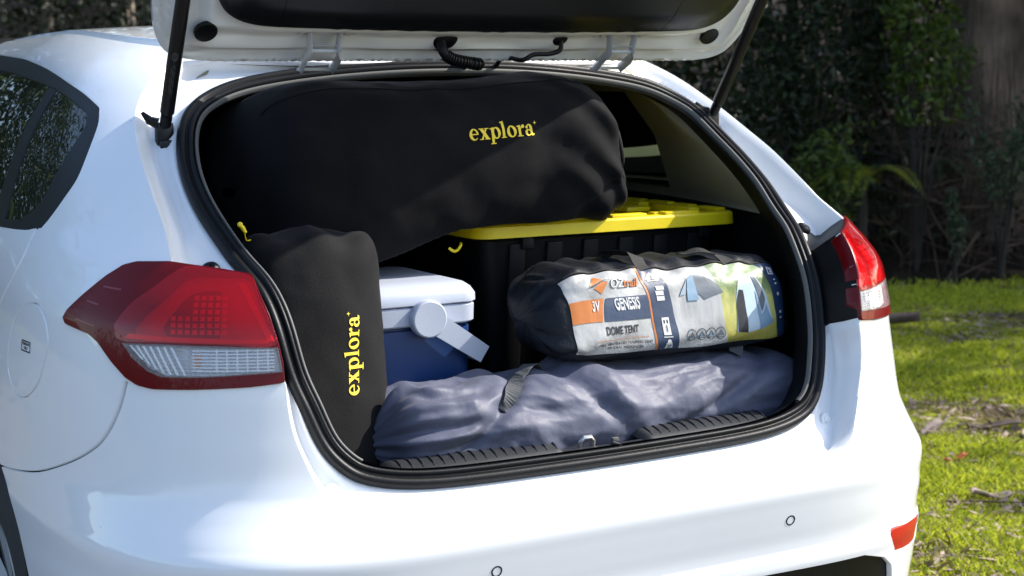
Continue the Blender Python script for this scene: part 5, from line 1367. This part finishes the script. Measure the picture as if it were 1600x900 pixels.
def shrub(name, px, dist, w, h, n, size, mat, label, cat, zmin=.05, nst=8, droop=.2, aspect=.42):
    b_ = at_px(px, 400, dist); x0, y0 = b_[0], b_[1]; z0 = float(ground_h(np.array(x0), np.array(y0)))
    t = tag(empty(name, (x0, y0, z0)), label, cat); mb = MB(); C_ = []
    for k_ in range(nst):
        a_ = RNG.uniform(0, 6.28); q = np.array([math.cos(a_), math.sin(a_)])*w*RNG.uniform(.2, 1); hh = h*RNG.uniform(.55, 1.05)
        path = catmull([(x0, y0, z0-.05), (x0+q[0]*.3, y0+q[1]*.3, z0+hh*.45), (x0+q[0]*.7, y0+q[1]*.7, z0+hh*.8), (x0+q[0], y0+q[1], z0+hh)], 6)
        mb.tube(path, np.linspace(.012, .003, len(path)), 6)
        m_ = n//nst; f = RNG.beta(3, 1.4, m_); idx = np.clip((f*(len(path)-1)).astype(int), 0, len(path)-1)
        c_ = path[idx]+RNG.normal(0, 1, (m_, 3))*w*.16; C_.append(c_[c_[:, 2] > z0+zmin])
    mb.build('stems', M['stem'], t); leaf_obj('foliage', np.vstack(C_), size, mat, t, droop=droop, aspect=aspect); return t
shrub('shrub', 1432, 10.95, .34, 2.7, 2600, .07, M['leafsunlit'], 'bright green leafy shrub just left of the massive gum', 'shrub', 1.0, 12)
shrub('shrub', 1565, 10.75, .30, 1.25, 900, .06, M['leafgrey'], 'grey green bush low in front of the massive gum', 'shrub', .5, 8)
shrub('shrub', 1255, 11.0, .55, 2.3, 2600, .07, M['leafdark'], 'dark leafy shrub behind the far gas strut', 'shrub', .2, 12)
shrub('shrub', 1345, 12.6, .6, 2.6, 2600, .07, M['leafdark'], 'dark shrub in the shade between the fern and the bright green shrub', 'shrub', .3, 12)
shrub('sapling', 1492, 10.55, .13, .62, 260, .07, M['leafgrey'], 'small upright sapling at the grass edge under the massive gum', 'sapling', .03, 4, .5, .3)
shrub('shrub', 1292, 10.6, .34, .95, 1100, .065, M['leafsunlit'], 'low pale green bush above the far tail lamp', 'shrub', .05, 9)
def fern(px, dist, nf, L, mat, label, zt=.25):
    b_ = at_px(px, 300, dist); x0, y0 = b_[0], b_[1]; z0 = float(ground_h(np.array(x0), np.array(y0)))+zt
    t = tag(empty('fern', (x0, y0, z0-zt)), label, 'fern'); mbs = MB(); V = []
    mbs.tube([(x0, y0, z0-zt-.05), (x0, y0, z0+.03)], [.06, .04], 8)
    for k_ in range(nf):
        a_ = 6.283*k_/nf+RNG.uniform(-.2, .2); l_ = L*RNG.uniform(.7, 1.1); u_ = np.array([math.cos(a_), math.sin(a_), 0])
        s_ = np.linspace(0, 1, 26); path = np.array([x0, y0, z0])+s_[:, None]*l_*.85*u_+np.array([0, 0, 1])*(l_*(.75*s_-.85*s_**2.2))[:, None]
        mbs.tube(path, np.linspace(.006, .002, 26), 5)
        sd = np.array([-u_[1], u_[0], 0])
        for i in range(3, 26):
            pl = l_*.20*math.sin(math.pi*min(1, (s_[i]*.92+.08)))**.8+.01; tg = path[min(i+1, 25)]-path[i-1]; tg /= np.linalg.norm(tg)
            for sg in (-1, 1):
                d_ = sd*sg+tg*.45+np.array([0, 0, -.15]); d_ /= np.linalg.norm(d_); w_ = tg*l_*.016
                V += [path[i]-w_, path[i]+d_*pl*.5-w_*.8, path[i]+d_*pl, path[i]+d_*pl*.5+w_*1.0]
    mbs.build('frond_stems', M['stem'], t); mesh_obj('fronds', np.array(V), np.arange(len(V)).reshape(-1, 4), mat, t, smooth=False)
fern(1345, 10.7, 12, .62, M['fern'], 'arching yellow green fern at the forest edge above the far tail lamp', .62)
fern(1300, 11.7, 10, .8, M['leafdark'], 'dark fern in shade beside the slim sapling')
fern(1420, 11.6, 9, .7, M['leafgrey'], 'dull green fern behind the bright arching fern', .55)

# tangle of dead branches and hanging bark
mb = MB()
for k_ in range(420):
    p_ = at_px(RNG.uniform(1180, 1680), 300, RNG.uniform(10.8, 13.0)); z0 = float(ground_h(np.array(p_[0]), np.array(p_[1])))
    p_ = np.array([p_[0], p_[1], z0+RNG.uniform(.0, 1.35)*RNG.uniform(.3, 1)]); d_ = RNG.normal(size=3)*np.array([1, 1, .7]); d_ /= np.linalg.norm(d_); l_ = RNG.uniform(.3, 1.3); bend = RNG.normal(size=3)*.16*l_
    r_ = RNG.choice([.003, .004, .006, .010], p=[.35, .35, .22, .08]); mb.tube(catmull([p_, p_+d_*l_*.35+bend, p_+d_*l_*.7+bend*.6, p_+d_*l_], 3), np.linspace(r_, r_*.35, 10), 5, cap=False)
for k_ in range(160):
    p_ = at_px(RNG.uniform(1400, 1680), 300, RNG.uniform(11.2, 12.2)); z0 = float(ground_h(np.array(p_[0]), np.array(p_[1]))); h_ = RNG.uniform(.5, 1.5)
    q = np.array([RNG.normal(0, .10), RNG.normal(0, .10), 0]); mb.tube(catmull([(p_[0], p_[1], z0+h_), (p_[0]+q[0]*.4, p_[1]+q[1]*.4, z0+h_*.6), (p_[0]+q[0], p_[1]+q[1], z0+.02)], 4), np.linspace(.004, .002, 9), 4, cap=False)
o = mb.build('dead_branches', M['twig']); tag(o, 'tangle of dead brown branches under the trees', 'branches', kind='stuff')

# masses: undergrowth behind, canopy added overhead for shade, woodland ring added for reflections
n_ = 90000; k_ = 1300; ux = np.concatenate([RNG.uniform(-16, 20, 600), RNG.uniform(3.5, 11, 500), RNG.uniform(0, 6, 200)]); uf = RNG.gamma(1.5, 1.9, k_)+.5; uy = fedge(ux)+uf/.8
uz = ground_h(ux, uy)+RNG.beta(1.0, 1.4, k_)*3.2; i = RNG.integers(0, k_, n_); c_ = np.stack([ux[i], uy[i], uz[i]], 1)+RNG.normal(0, 1, (n_, 3))*np.array([.24, .24, .17])*RNG.uniform(.5, 1.6, k_)[i][:, None]
x, y = c_[:, 0], c_[:, 1]; th_ = np.degrees(np.arctan2(x-CAM_LOC[0], y-CAM_LOC[1])); dd_ = np.hypot(x-CAM_LOC[0], y-CAM_LOC[1])
ok_ = (into_forest(x, y) > np.where((x > 3.5) & (x < 9.5), .95, .25)) & ~((th_ > 43.6) & (th_ < 48.6) & (dd_ < 12.6) & (c_[:, 2] > .95)) & (c_[:, 2] > ground_h(x, y)); c_ = c_[ok_]
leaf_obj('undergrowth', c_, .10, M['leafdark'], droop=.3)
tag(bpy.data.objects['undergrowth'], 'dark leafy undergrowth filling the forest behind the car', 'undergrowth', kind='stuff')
n_ = 100000; k_ = 1000; cx_ = np.concatenate([RNG.uniform(-18, 22, 400), RNG.uniform(4.5, 17, 240), RNG.uniform(-14, 3, 360)]); cy_ = fedge(cx_)+np.concatenate([RNG.uniform(-.1, 10, 400), RNG.uniform(-1.0, 3, 240), RNG.uniform(-.5, 6, 360)]); cz_ = RNG.uniform(2.7, 9.0, k_); i = RNG.integers(0, k_, n_)  # clusters added above view, pushed forward to shade the undergrowth
c_ = np.stack([cx_[i], cy_[i], cz_[i]+ground_h(cx_[i], cy_[i])*.6], 1)+RNG.normal(0, 1, (n_, 3))*np.array([.75, .75, .38]); th_ = np.degrees(np.arctan2(c_[:, 0]-CAM_LOC[0], c_[:, 1]-CAM_LOC[1])); dd_ = np.hypot(c_[:, 0]-CAM_LOC[0], c_[:, 1]-CAM_LOC[1])
c_ = c_[(c_[:, 2] > 2.35) & ~((th_ > 42) & (th_ < 50) & (dd_ < 12.6) & (c_[:, 2] < 2.9))]
tag(leaf_obj('shade_canopy', c_, .26, M['leafmid'], droop=.5, aspect=.36), 'leaf canopy added above view to shade the forest edge', 'canopy', kind='stuff')
n_ = 90000; k_ = 1100; a_ = RNG.uniform(math.radians(165), math.radians(455), k_); r_ = np.where(a_ > math.radians(318), RNG.uniform(15, 24, k_), RNG.uniform(28, 36, k_)); z_ = RNG.uniform(.2, 1, k_)*np.where(a_ > math.radians(318), 11, 3.6); i = RNG.integers(0, k_, n_)  # unseen ring, height and distance set for reflections in paint and glass
c_ = np.stack([np.sin(a_[i])*r_[i], np.cos(a_[i])*r_[i], z_[i]], 1)+RNG.normal(0, 1, (n_, 3))*np.array([1.2, 1.2, .9]); c_ = c_[(c_[:, 1] < fedge(c_[:, 0])-0.0) & (c_[:, 2] > 0)]
tag(leaf_obj('woodland', c_, .55, M['leafmid'], droop=.3), 'ring of woodland added out of view for reflections in the car', 'woodland', kind='stuff')
